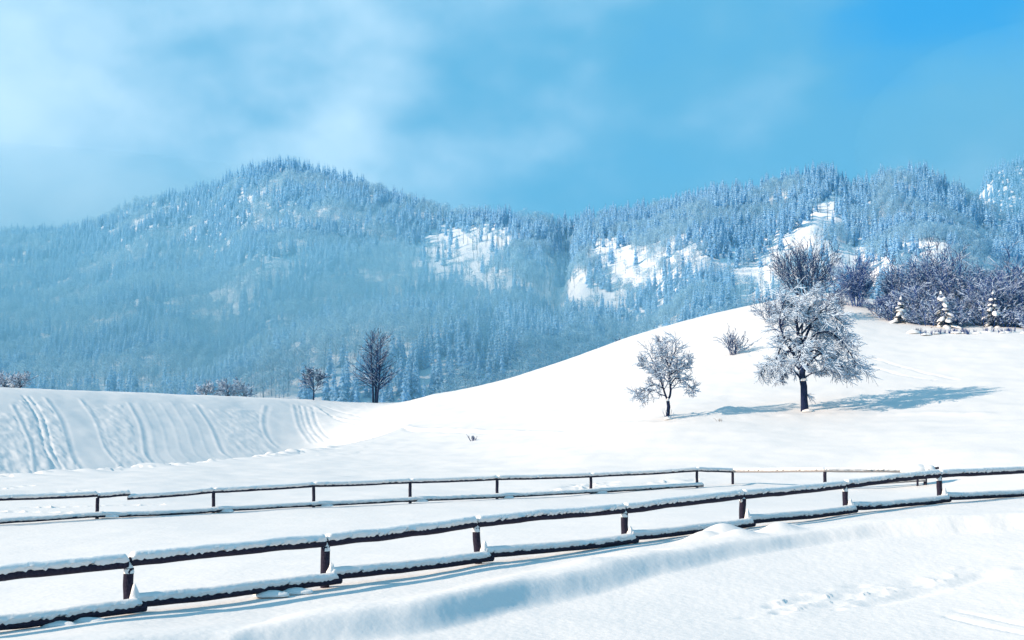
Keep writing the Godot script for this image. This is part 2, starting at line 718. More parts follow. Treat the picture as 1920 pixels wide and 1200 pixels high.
func draw_marks() -> void:
	var rng := RandomNumberGenerator.new()
	rng.seed = 901
	for k in STRIPS.size():
		var t := trail(STRIPS[k])
		furrow(t, 0.27, 0.085)
		furrow(t, 0.34, -0.05, -0.8)
	for pair in [[2, 2.2], [2, 3.2], [7, -1.5], [7, -2.6], [7, -3.8]]:
		furrow(trail(STRIPS[pair[0]]), 0.2, -0.13, -pair[1] * -1.0)
	for k in 5:                                            # faint passes of the groomer
		var f := 0.15 + 0.17 * k
		var line := []
		for i in 4:
			line.append(lerpf(STRIPS[4][2 * i], STRIPS[5][2 * i], f))
			line.append(lerpf(STRIPS[4][2 * i + 1], STRIPS[5][2 * i + 1], f))
		furrow(trail(line), 0.3, 0.035)
	# the track that goes round the foot of the hill, and two ski lines on the slope
	furrow(trail([590, 762, 620, 780, 680, 792, 780, 803, 900, 808, 1050, 812]), 0.6, 0.14)
	furrow(trail([600, 768, 640, 788, 700, 798, 800, 809, 920, 813]), 0.5, -0.10)
	furrow(trail([1620, 668, 1680, 684, 1740, 700, 1800, 712]), 0.22, -0.10)
	furrow(trail([1610, 682, 1660, 695, 1720, 708, 1760, 712]), 0.22, -0.10)
	furrow(trail([1400, 655, 1412, 668]), 0.3, -0.08)
	furrow(trail([1080, 800, 1280, 790, 1420, 782, 1620, 777, 1860, 776]), 0.9, 0.10)
	furrow(trail([600, 740 + 20, 650, 775, 690, 783]), 0.3, -0.1)
	# the ragged rim where the flat field ends
	for k in 110:
		var px := rng.randf_range(-20, 640)
		var ed := terrace_edge(px) - rng.randf_range(-1.5, 2.5)
		stamp((px - 960.0) / FOCAL * ed, ed, rng.randf_range(0.25, 0.9), rng.randf_range(-0.14, 0.24), rng.randf_range(1.0, 2.4), rng.randf_range(-0.4, 0.4))
	for k in 26:
		var px := rng.randf_range(490, 620)
		var ed := terrace_edge(px) - rng.randf_range(-1.0, 3.5)
		stamp((px - 960.0) / FOCAL * ed, ed, rng.randf_range(0.3, 0.8), rng.randf_range(-0.2, 0.4), 1.5, rng.randf_range(-0.5, 0.5))
	# mounds along the road's edge
	for m in [[1352, 1014, 0.55, 0.29], [1385, 1022, 0.4, 0.16], [1460, 1012, 0.42, 0.22], [1212, 1052, 0.35, -0.14], [1318, 1020, 0.4, 0.18], [1480, 1003, 0.3, 0.1], [1100, 1082, 0.5, 0.1], [1365, 771, 1.0, 0.45], [1388, 769, 0.8, 0.35]]:
		var g := ground_at(m[0], m[1])
		stamp(g.x, -g.z, m[2], m[3], 1.35, 0.5)
	# footprints: behind the far fence, inside the paddock, on the road
	for run in [[1028, 922, 1140, 903, 26, 0.9], [1052, 925, 1130, 908, 16, 0.6], [1235, 905, 1300, 898, 8, 0.8], [40, 951, 300, 946, 16, 0.25], [0, 958, 140, 962, 7, 0.3], [110, 921, 160, 918, 4, 0.2], [0, 915, 60, 909, 6, 0.4]]:
		for k in int(run[4]):
			var t: float = (k + rng.randf_range(-0.3, 0.3)) / run[4]
			var g := ground_at(lerpf(run[0], run[2], t), lerpf(run[1], run[3], t))
			var ox: float = rng.randf_range(-1, 1) * run[5]
			stamp(g.x + ox, -g.z - ox * 0.4, rng.randf_range(0.16, 0.26), -rng.randf_range(0.10, 0.18), 1.6, rng.randf_range(-0.6, 0.6))
			stamp(g.x + ox + 0.3, -g.z + 0.1, 0.2, 0.05)
	for k in 120:
		var t := rng.randf()
		var g := ground_at(lerpf(1430, 1880, t) + rng.randf_range(-60, 60), lerpf(1148, 1068, t) + rng.randf_range(-14, 14))
		stamp(g.x, -g.z, rng.randf_range(0.1, 0.24), rng.randf_range(-0.05, 0.022), rng.randf_range(1.0, 2.2), rng.randf_range(0.2, 1.0))
	furrow(trail([1640, 1128, 1720, 1110, 1790, 1094, 1850, 1075]), 0.3, -0.06)
	furrow(trail([1780, 1160, 1850, 1176, 1930, 1190]), 0.09, -0.03)
	furrow(trail([1800, 1150, 1870, 1164, 1930, 1174]), 0.09, -0.03)

func finish_grid(called: String, pos: PackedVector3Array, nr: int, nc: int, m: Material) -> MeshInstance3D:
	var nor := PackedVector3Array()
	nor.resize(nr * nc)
	for j in nr:
		var a := maxi(j - 1, 0) * nc
		var b := mini(j + 1, nr - 1) * nc
		for i in nc:
			var du := pos[j * nc + mini(i + 1, nc - 1)] - pos[j * nc + maxi(i - 1, 0)]
			nor[j * nc + i] = du.cross(pos[b + i] - pos[a + i]).normalized()
	var f := PackedInt32Array()
	f.resize((nr - 1) * (nc - 1) * 6)
	var q := 0
	for j in nr - 1:
		for i in nc - 1:
			var k := j * nc + i
			f[q] = k
			f[q + 1] = k + nc
			f[q + 2] = k + 1
			f[q + 3] = k + 1
			f[q + 4] = k + nc
			f[q + 5] = k + nc + 1
			q += 6
	var arrays := []
	arrays.resize(Mesh.ARRAY_MAX)
	arrays[Mesh.ARRAY_VERTEX] = pos
	arrays[Mesh.ARRAY_NORMAL] = nor
	arrays[Mesh.ARRAY_INDEX] = f
	var mesh := ArrayMesh.new()
	mesh.add_surface_from_arrays(Mesh.PRIMITIVE_TRIANGLES, arrays)
	var o := lone(called, mesh, m)
	o.set_meta("kind", "structure")
	return o

# ------------------------------------------------------------------ mountains
const RIDGE_TOP := [-700, 470, -400, 455, -150, 430, 0, 422, 100, 421, 165, 409, 200, 392, 250, 367, 330, 352, 400, 332, 450, 309, 495, 296, 530, 292, 565, 301, 620, 313, 700, 337, 780, 366, 840, 382, 900, 384, 960, 388, 1040, 397, 1064, 402, 1085, 391, 1130, 388, 1200, 377, 1270, 366, 1350, 346, 1420, 336, 1480, 319, 1530, 305, 1575, 312, 1606, 333, 1650, 320, 1695, 300, 1740, 307, 1800, 336, 1850, 372, 1920, 398, 2050, 430, 2300, 420, 2700, 430]
const RIDGE_AT := [-700, 2000, 0, 2000, 530, 1850, 800, 1600, 950, 1480, 1100, 1430, 1300, 1380, 1540, 1320, 1720, 1280, 1920, 1150, 2700, 1000]
const FOOT_AT := [-700, 640, 700, 620, 1100, 560, 1450, 430, 1920, 400, 2700, 400]
const SPUR_TOP := [200, 760, 380, 690, 470, 640, 560, 597, 700, 565, 800, 555, 900, 566, 915, 573, 960, 570, 1040, 592, 1110, 602, 1150, 640, 1220, 720]

func crest(px: float) -> float:
	var d := curve(RIDGE_AT, px)
	return at(px, curve(RIDGE_TOP, px), d).y - 17.0

func mountain(px: float, d: float) -> float:
	var ridge := curve(RIDGE_AT, px)
	var foot := curve(FOOT_AT, px)
	var x := (px - 960.0) / FOCAL * d
	var top := crest(px)
	var s := (d - foot) / (ridge - foot)
	var h: float
	if s <= 0.0:
		h = -12.0
	elif s <= 1.0:
		h = -12.0 + (top + 12.0) * pow(s, 1.42)
		var mid := s * (1.0 - s) * 4.0
		h += mid * (30.0 * noise_a.get_noise_2d(x / 420.0, d / 420.0) + 9.0 * noise_b.get_noise_2d(x / 90.0, d / 90.0))
		# the wooded gully that comes down from the notch in the saddle, and a fainter one left of it
		var gully := 1064.0 - 70.0 * (1.0 - s) * (1.0 - s) - 25.0 * (1.0 - s)
		h -= 26.0 * exp(-pow((px - gully) / 26.0, 2.0)) * smoothstep(0.15, 0.6, s) * smoothstep(1.02, 0.9, s)
		h -= 16.0 * mid * exp(-pow((px - 330.0 - 120.0 * (1.0 - s)) / 60.0, 2.0))
		h += 18.0 * mid * exp(-pow((px - 1310.0) / 70.0, 2.0))
	else:
		h = top - (d - ridge) * 0.35
	var st := curve(SPUR_TOP, px)
	if st < 715.0:
		var sd := 930.0
		var sh := at(px, st, sd).y - 15.0 - 12.0 * exp(-pow((px - 914.0) / 16.0, 2.0))
		var k := (d - sd) / (330.0 if d < sd else 150.0)
		var f := 1.0 - k * k
		if f > -1.0:
			sh = -12.0 + (sh + 12.0) * f
			h = smax(h, sh, 7.0)
	return h

func build_mountains() -> void:
	var nc := 330
	var nr := 240
	var pos := PackedVector3Array()
	for j in nr:
		var d := 380.0 + 1900.0 * pow(j / float(nr - 1), 1.25)
		for i in nc:
			var px := -700.0 + 3400.0 * i / float(nc - 1)
			var h := mountain(px, d)
			h += 1.6 * noise_b.get_noise_2d(px * d / 2200.0 / 14.0, d / 14.0)
			if d < 600.0:
				h = lerpf(-14.0, h, smoothstep(380.0, 470.0, d))
			pos.append(Vector3((px - 960.0) / FOCAL * d, h, -d))
	finish_grid("mountain_slope", pos, nr, nc, mat_snow_far())
	# the higher mountain behind on the right
	pos = PackedVector3Array()
	nc = 90
	nr = 60
	for j in nr:
		for i in nc:
			var x := lerpf(560.0, 1900.0, i / float(nc - 1))
			var d := lerpf(1500.0, 2250.0, j / float(nr - 1))
			pos.append(Vector3(x, far_mountain(x, d), -d))
	finish_grid("far_mountain", pos, nr, nc, mat_snow_far())

func far_mountain(x: float, d: float) -> float:
	var px := 960.0 + x / d * FOCAL
	var top := curve([1700, 250, 1830, 330, 1862, 395, 1890, 408, 1960, 420, 2100, 440, 2800, 470], px)
	var s := (d - 1500.0) / 600.0
	return -10.0 + (top + 10.0) * (pow(clampf(s, 0.0, 1.0), 1.1) - maxf(0.0, s - 1.0) * 0.5)

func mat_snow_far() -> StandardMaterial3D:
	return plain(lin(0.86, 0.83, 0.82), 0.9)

# how open the wood is at a place in the picture's layout of the slope: 0 closed wood, 1 clearing
const CLEARINGS := [      # centre, half-widths, slant
	880, 455, 95, 24, 0.0, 850, 500, 75, 40, 0.1, 905, 530, 70, 28, 0.2, 1145, 475, 46, 26, 0.2, 1165, 510, 36, 42, 0.0, 1095, 560, 50, 30, 0.35, 1150, 575, 28, 22, 0.2,
	1545, 395, 34, 18, -0.5, 1530, 430, 48, 24, -0.35, 1480, 470, 60, 22, -0.35, 1440, 510, 55, 26, -0.35, 1420, 550, 45, 22, -0.3, 1610, 515, 65, 20, 0.0, 1570, 490, 60, 30, 0.0,
	528, 502, 42, 10, -0.12, 296, 503, 12, 5, 0.0, 1030, 530, 12, 45, -0.5, 1760, 470, 60, 8, 0.05, 1860, 440, 40, 6, 0.0, 570, 530, 14, 4, 0.0, 310, 395, 18, 6, -0.3]

func openness(px: float, py: float) -> float:
	var best := 0.0
	for i in CLEARINGS.size() / 5:
		var dx: float = (px - CLEARINGS[5 * i]) / CLEARINGS[5 * i + 2]
		var dy: float = (py - CLEARINGS[5 * i + 1] - (px - CLEARINGS[5 * i]) * CLEARINGS[5 * i + 4]) / CLEARINGS[5 * i + 3]
		best = maxf(best, 1.38 - sqrt(dx * dx + dy * dy))
	return clampf(best * 1.7, 0.0, 1.0)

# ------------------------------------------------------------------ the forest
func spruce_mesh(seed_at: int, frosted: float) -> ArrayMesh:      # one metre high, to be scaled
	var rng := RandomNumberGenerator.new()
	rng.seed = seed_at
	var s := Shape.new()
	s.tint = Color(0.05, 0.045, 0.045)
	s.tube(PackedVector3Array([Vector3(0, -0.04, 0), Vector3(0, 0.5, 0), Vector3(0, 0.99, 0)]), PackedFloat32Array([0.013, 0.008, 0.002]), 4, 1.0, false)
	var tiers := 11
	for k in tiers:
		var y := 0.12 + 0.86 * k / float(tiers)
		var r := 0.185 * pow(1.0 - y, 0.75) * rng.randf_range(0.8, 1.15) + 0.012
		var count := 7 if k < 7 else 5
		var spin := rng.randf() * TAU
		for b in count:
			var a := spin + TAU * (b + rng.randf_range(-0.25, 0.25)) / count
			var len := r * rng.randf_range(0.65, 1.2)
			var out := Vector3(cos(a), 0, sin(a))
			var side := Vector3(-sin(a), 0, cos(a))
			var droop := rng.randf_range(0.55, 1.0)
			var root := Vector3(0, y + 0.02, 0)
			var tip := out * len + Vector3(0, y - len * droop, 0)
			var mid := root.lerp(tip, 0.6) + Vector3(0, 0.012, 0)
			var wide := len * rng.randf_range(0.3, 0.42)
			var lw := mid + side * wide - Vector3(0, 0.02, 0)
			var rw := mid - side * wide - Vector3(0, 0.02, 0)
			s.tint = Color(0.36, 0.68, 0.97) * rng.randf_range(0.6, 1.0)  # needles lightened and blued: haze and skylight put into the tint
			var down := Vector3(0, -0.014, 0)
			s.soft(root + down, lw + down, tip + down, (Vector3.UP + out * 0.55 + side * 0.35).normalized())
			s.soft(root + down, tip + down, rw + down, (Vector3.UP + out * 0.55 - side * 0.35).normalized())
			if rng.randf() < frosted:
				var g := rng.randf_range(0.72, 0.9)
				s.tint = Color(g * 0.72, g * 0.98, g * 1.12)  # snow tinted blue, haze and skylight painted into it
				var t := rng.randf_range(0.72, 1.0)
				s.soft(root, root.lerp(lw, t * 0.9), root.lerp(tip, t), (Vector3.UP + out * 0.5 + side * 0.35).normalized())
				s.soft(root, root.lerp(tip, t), root.lerp(rw, t * 0.9), (Vector3.UP + out * 0.5 - side * 0.35).normalized())
	return s.made()

func frosted_tree_mesh(seed_at: int, slender: bool) -> ArrayMesh:    # leafless, twigs frosted; blue of haze and skylight painted into the colours
	var rng := RandomNumberGenerator.new()
	rng.seed = seed_at
	var s := Shape.new()
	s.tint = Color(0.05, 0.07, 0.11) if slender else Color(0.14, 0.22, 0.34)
	var lean := Vector3(rng.randf_range(-0.04, 0.04), 0, rng.randf_range(-0.04, 0.04))
	var base := 0.62 if slender else 0.3
	s.tube(PackedVector3Array([Vector3(0, -0.04, 0), Vector3(0, 0.3, 0) + lean * 0.4, Vector3(0, 0.9, 0) + lean]), PackedFloat32Array([0.014, 0.011, 0.003]), 4, 1.0, false)
	var count := 90 if slender else 230
	var wide := 0.12 if slender else 0.3
	for k in count:
		var t := rng.randf()
		var a := rng.randf() * TAU
		var y := lerpf(base, 0.98, t)
		var reach := wide * sqrt(maxf(0.0, 1.0 - pow(t * 1.7 - 0.65, 2.0) * 0.85)) * sqrt(rng.randf())
		var p := Vector3(cos(a) * reach, y, sin(a) * reach)
		var dir := (Vector3(cos(a), 0, sin(a)) * rng.randf_range(0.3, 1.2) + Vector3(rng.randf_range(-0.5, 0.5), rng.randf_range(0.1, 1.1), rng.randf_range(-0.5, 0.5))).normalized()
		var len := rng.randf_range(0.05, 0.12)
		var side := dir.cross(Vector3(rng.randf() - 0.5, rng.randf() - 0.5, rng.randf() - 0.5)).normalized() * rng.randf_range(0.008, 0.017)
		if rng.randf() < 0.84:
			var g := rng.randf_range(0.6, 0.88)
			s.tint = Color(g * 0.66, g * 0.98, g * 1.15)  # frost, with the blue of haze and sky painted in
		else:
			s.tint = Color(0.26, 0.5, 0.8)  # twigs without frost, also painted with the haze's blue
		s.soft(p - side, p + side, p + dir * len, (Vector3.UP + dir * 0.6).normalized())
	# limbs
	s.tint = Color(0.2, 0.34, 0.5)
	for k in 5 if slender else 9:
		var a := rng.randf() * TAU
		var y := lerpf(base * 0.8, 0.75, rng.randf())
		var e := Vector3(cos(a) * wide * 0.8, y + wide * 0.9, sin(a) * wide * 0.8)
		s.tube(PackedVector3Array([Vector3(0, y, 0) + lean * y, e]), PackedFloat32Array([0.005, 0.002]), 3, 1.0, false)
	return s.made()

func build_forest() -> void:
	var rng := RandomNumberGenerator.new()
	rng.seed = 4242
	var spruces: Array[ArrayMesh] = []
	var frosts: Array[ArrayMesh] = []
	var spindly: Array[ArrayMesh] = []
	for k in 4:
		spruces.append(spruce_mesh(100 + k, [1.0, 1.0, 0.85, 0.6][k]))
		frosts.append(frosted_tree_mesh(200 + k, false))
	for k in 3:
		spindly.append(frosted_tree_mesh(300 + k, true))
	# how high the near land stands in view, so that the trees that show can be told from those that do not
	var skyline := PackedFloat32Array()
	for k in 97:
		var px := -0.0 + 20.0 * k
		var top := 1200.0
		for j in 60:
			var d := 120.0 + 5.0 * j
			var x := (px - 960.0) / FOCAL * d
			top = minf(top, pix(x, land(x, d), d).y)
		skyline.append(top)
	var found := []                                        # [kind, position, height, size in view or 0]
	var tries := 36000
	for k in tries:
		var px := rng.randf_range(-420.0, 2340.0)
		var ridge := curve(RIDGE_AT, px)
		var foot := curve(FOOT_AT, px)
		var d := sqrt(lerpf(foot * foot, pow(ridge + 60.0, 2.0), rng.randf()))
		var pick := rng.randf()
		var pick2 := rng.randf()
		var grow := rng.randf_range(0.6, 1.22)
		var choose := rng.randf()
		if rng.randf() * 1900.0 > ridge:
			continue
		var x := (px - 960.0) / FOCAL * d
		var h := mountain(px, d)
		var p := pix(x, h, d)
		var open := openness(p.x, p.y)
		var n := noise_a.get_noise_2d(x / 130.0 + 50.0, d / 130.0)
		var kind := 0 if n + 0.1 * noise_c.get_noise_2d(x / 9.0, d / 9.0) + 0.25 * ((d - foot) / (ridge - foot) - 0.45) > -0.02 else 1
		if open > 0.0 and pick < 0.06 + 0.94 * open:
			if pick2 > 0.18:
				continue
			kind = 2 if pick2 < 0.14 else 0
		var tall := 21.0 if kind == 0 else 15.5 if kind == 1 else 19.0
		if d < 1100.0:
			tall *= 0.88
		tall *= grow
		var shown := 0.0
		if px > 0.0 and px < 1920.0 and d < ridge + 15.0:
			var edge := skyline[clampi(int(px / 20.0), 0, 96)]
			if p.y - tall * 0.8 / d * FOCAL < edge:
				shown = tall / d
		found.append([kind, Vector3(x, h - 0.3, -d), tall, shown, choose, p])
	var sizes := [[], [], []]
	for t in found:
		if t[3] > 0.0:
			sizes[t[0]].append(t[3])
	var least := []
	for k in 3:
		sizes[k].sort()
		least.append(sizes[k][maxi(0, sizes[k].size() - 290)] if sizes[k].size() else 0.0)
	var mass := {}
	for t in found:
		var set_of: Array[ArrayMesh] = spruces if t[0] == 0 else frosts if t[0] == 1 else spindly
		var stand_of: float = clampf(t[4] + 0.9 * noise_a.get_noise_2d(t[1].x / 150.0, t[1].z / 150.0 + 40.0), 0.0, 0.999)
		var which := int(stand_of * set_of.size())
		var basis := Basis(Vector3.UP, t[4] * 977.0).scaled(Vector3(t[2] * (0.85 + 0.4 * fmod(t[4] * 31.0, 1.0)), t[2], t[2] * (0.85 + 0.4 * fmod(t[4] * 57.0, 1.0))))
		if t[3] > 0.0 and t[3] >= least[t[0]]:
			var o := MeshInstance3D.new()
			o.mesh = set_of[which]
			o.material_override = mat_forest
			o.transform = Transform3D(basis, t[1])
			var side: String = "left" if t[5].x < 640.0 else "middle" if t[5].x < 1280.0 else "right"
			if t[0] == 0:
				o.name = numbered("spruce_tree")
				tag(o, "snow-laden spruce among the nearest woods on the %s third of the mountain side" % side, "tree", "nearest spruces on the mountain side")
			elif t[0] == 1:
				o.name = numbered("frosted_tree")
				tag(o, "leafless frost-white tree in the nearest woods on the %s third of the mountain side" % side, "tree", "nearest frosted trees on the mountain side")
			else:
				o.name = numbered("slender_tree")
				tag(o, "slender bare trunk with thin crown in a clearing on the %s third of the mountain" % side, "tree", "slender trees in the mountain clearings")
			add_child(o, true)
			continue
		var key := "%d/%d" % [t[0], which]
		if not mass.has(key):
			mass[key] = [set_of[which], [], t[0]]
		mass[key][1].append(Transform3D(basis, t[1]))
	for key in mass:
		var kind: int = mass[key][2]
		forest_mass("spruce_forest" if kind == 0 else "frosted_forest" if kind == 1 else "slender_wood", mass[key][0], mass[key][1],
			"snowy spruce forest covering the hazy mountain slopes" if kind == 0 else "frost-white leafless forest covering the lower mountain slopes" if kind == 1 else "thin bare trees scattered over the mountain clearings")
	# the wood on the far mountain
	var list := []
	for k in 2800:
		var x := rng.randf_range(700.0, 1150.0)
		var d := rng.randf_range(1600.0, 2110.0)
		var tall := rng.randf_range(19.0, 29.0)
		list.append(Transform3D(Basis(Vector3.UP, rng.randf() * TAU).scaled(Vector3.ONE * tall), Vector3(x, far_mountain(x, d) - 0.5, -d)))
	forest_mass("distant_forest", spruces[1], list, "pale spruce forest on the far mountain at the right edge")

func forest_mass(called: String, mesh: ArrayMesh, list: Array, label: String) -> void:
	var mm := MultiMesh.new()
	mm.transform_format = MultiMesh.TRANSFORM_3D
	mm.mesh = mesh
	mm.instance_count = list.size()
	for k in list.size():
		mm.set_instance_transform(k, list[k])
	var o := MultiMeshInstance3D.new()
	o.name = numbered(called)
	o.multimesh = mm
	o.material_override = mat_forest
	o.set_meta("kind", "stuff")
	tag(o, label, "forest")
	add_child(o, true)

# ------------------------------------------------------------------ banks of mist in the valley
func build_mist() -> void:
	for m in [[Vector3(-560, 70, -1050), Vector3(1300, 300, 620), 0.0012], [Vector3(-250, 5, -620), Vector3(1100, 170, 240), 0.0026], [Vector3(-90, 10, -720), Vector3(260, 170, 200), 0.002], [Vector3(610, 290, -1330), Vector3(420, 260, 420), 0.001], [Vector3(60, 60, -860), Vector3(700, 150, 200), 0.0005]]:
		var f := FogVolume.new()
		f.name = numbered("mist_bank")
		f.shape = RenderingServer.FOG_VOLUME_SHAPE_ELLIPSOID
		f.size = m[1]
		f.position = m[0]
		var fm := FogMaterial.new()
		fm.density = m[2]
		fm.albedo = Color(0.58, 0.87, 1.0)
		f.material = fm
		f.set_meta("kind", "stuff")
		f.set_meta("label", "bank of pale mist over the valley wood")
		f.set_meta("category", "mist")
		add_child(f, true)

# ------------------------------------------------------------------ fences
func log_shape(a: Vector3, b: Vector3, r: float, sag: float, seed_at: float, taper := 0.0) -> ArrayMesh:
	var s := Shape.new()
	var n := 22
	var pts := PackedVector3Array()
	var radii := PackedFloat32Array()
	for i in n + 1:
		var t := i / float(n)
		var p := a.lerp(b, t)
		p.y += -sag * 4.0 * t * (1.0 - t) + r * 0.24 * noise_a.get_noise_2d(t * 2.2 + seed_at, seed_at)
		p.z += r * 0.24 * noise_a.get_noise_2d(t * 2.0, seed_at + 9.0)
		pts.append(p)
		radii.append(r * (1.0 - taper * t) * (1.0 + 0.10 * noise_b.get_noise_2d(t * 6.0, seed_at)))
	s.tube(pts, radii, 10)
	return s.made()

# the snow that lies on a log: a rounded cap with a ragged lower edge
func cap_shape(a: Vector3, b: Vector3, r: float, sag: float, seed_at: float, high: float, hang: float, grain_size := 1.0, patchy := 0.0) -> ArrayMesh:
	var s := Shape.new()
	var len := a.distance_to(b)
	var n := maxi(20, int(len / (0.045 * grain_size)))
	var k := 11
	var along := (b - a).normalized()
	var side := along.cross(Vector3.UP).normalized()
	var over := side.cross(along)
	for i in n + 1:
		var t := i / float(n)
		var p := a.lerp(b, t)
		p.y += -sag * 4.0 * t * (1.0 - t) + r * 0.24 * noise_a.get_noise_2d(t * 2.2 + seed_at, seed_at)
		p.z += r * 0.24 * noise_a.get_noise_2d(t * 2.0, seed_at + 9.0)
		var x := t * len
		var thick := high * (1.0 + 0.13 * noise_a.get_noise_2d(x * 0.6, seed_at) + 0.07 * noise_b.get_noise_2d(x * 2.0, seed_at + 4.0))
		var end := minf(1.0, sqrt(minf(t, 1.0 - t) * len / 0.05 + 0.15))
		thick *= end
		if patchy > 0.0:
			thick *= smoothstep(-patchy, 0.12 - patchy, noise_a.get_noise_2d(x * 0.9, seed_at + 70.0) + 0.5 - patchy * 0.4)
		for q in k:
			var f := q / float(k - 1) * 2.0 - 1.0                  # -1 near side, 1 far side
			var lip := hang * (1.0 + 0.22 * noise_b.get_noise_2d(x * 3.0, seed_at + f * 3.0) + 0.28 * noise_c.get_noise_2d(x * 25.0, seed_at + f * 5.0))
			var ang := f * lip
			var body := cos(f * PI * 0.5)
			var out := r * 1.01 + thick * (0.12 + 0.88 * pow(maxf(body, 0.0), 0.42)) * (0.2 if absf(f) > 0.99 else 1.0)
			if absf(f) > 0.99:
				out = r * 0.96
			out += 0.006 * noise_b.get_noise_3d(x * 9.0, f * 4.0, seed_at)
			var dir := over * cos(ang) + side * sin(ang)
			s.vert(p + dir * out * Vector3(1, 1, 1), dir)
	for i in n:
		for q in k - 1:
			var o := i * k + q
			s.f.append_array(PackedInt32Array([o, o + 1, o + k, o + 1, o + k + 1, o + k]))
	# ends closed, normals from the surface
	for e in 2:
		var o := 0 if e == 0 else n * k
		var m := s.vert(s.v[o + k / 2].lerp(s.v[o], 0.5) * 0.5 + s.v[o + k - 1] * 0.5, along * (-1.0 if e == 0 else 1.0))
		for q in k - 1:
			s.tri(m, o + q, o + q + 1)
	smooth(s)
	return s.made()

func smooth(s: Shape) -> void:
	var nn := PackedVector3Array()
	nn.resize(s.v.size())
	for i in s.f.size() / 3:
		var a := s.f[3 * i]
		var b := s.f[3 * i + 1]
		var d := s.f[3 * i + 2]
		var x := (s.v[b] - s.v[a]).cross(s.v[d] - s.v[a])
		if x.dot(s.n[a] + s.n[b] + s.n[d]) < 0.0:
			x = -x
		nn[a] += x
		nn[b] += x
		nn[d] += x
	for i in nn.size():
		s.n[i] = nn[i].normalized() if nn[i].length() > 1e-9 else s.n[i]

func post_shape(foot: Vector3, top: Vector3, r: float, seed_at: float) -> ArrayMesh:
	var s := Shape.new()
	var pts := PackedVector3Array()
	var radii := PackedFloat32Array()
	for i in 9:
		var t := i / 8.0
		pts.append((foot - Vector3(0, 0.35, 0)).lerp(top, t) + Vector3(noise_a.get_noise_2d(t * 2.0, seed_at), 0, 0) * r * 0.2)
		radii.append(r * (1.0 + 0.06 * noise_b.get_noise_2d(t * 5.0, seed_at)) * (0.97 if i == 8 else 1.0))
	s.tube(pts, radii, 12)
	return s.made()

func lump_shape(size: Vector3, seed_at: float, peak := 0.0) -> ArrayMesh:        # a pillow or peak of snow, its base at the origin
	var s := Shape.new()
	var rings := 8
	var around := 16
	for i in rings + 1:
		var t := i / float(rings)
		var a := t * PI * 0.5
		for k in around:
			var b := TAU * k / around
			var rr := cos(a)
			if peak > 0.0:
				rr = lerpf(rr, pow(1.0 - t, 1.6), peak)
			var p := Vector3(cos(b) * rr, sin(a), sin(b) * rr)
			p *= 1.0 + 0.18 * noise_a.get_noise_3d(p.x * 1.4 + seed_at, p.y * 1.4, p.z * 1.4)
			s.vert(p * size - Vector3(0, 0.03, 0), (p / size).normalized())
	for i in rings:
		for k in around:
			var o := i * around + k
			var e := i * around + (k + 1) % around
			s.f.append_array(PackedInt32Array([o, e, o + around, e, e + around, o + around]))
	smooth(s)
	return s.made()

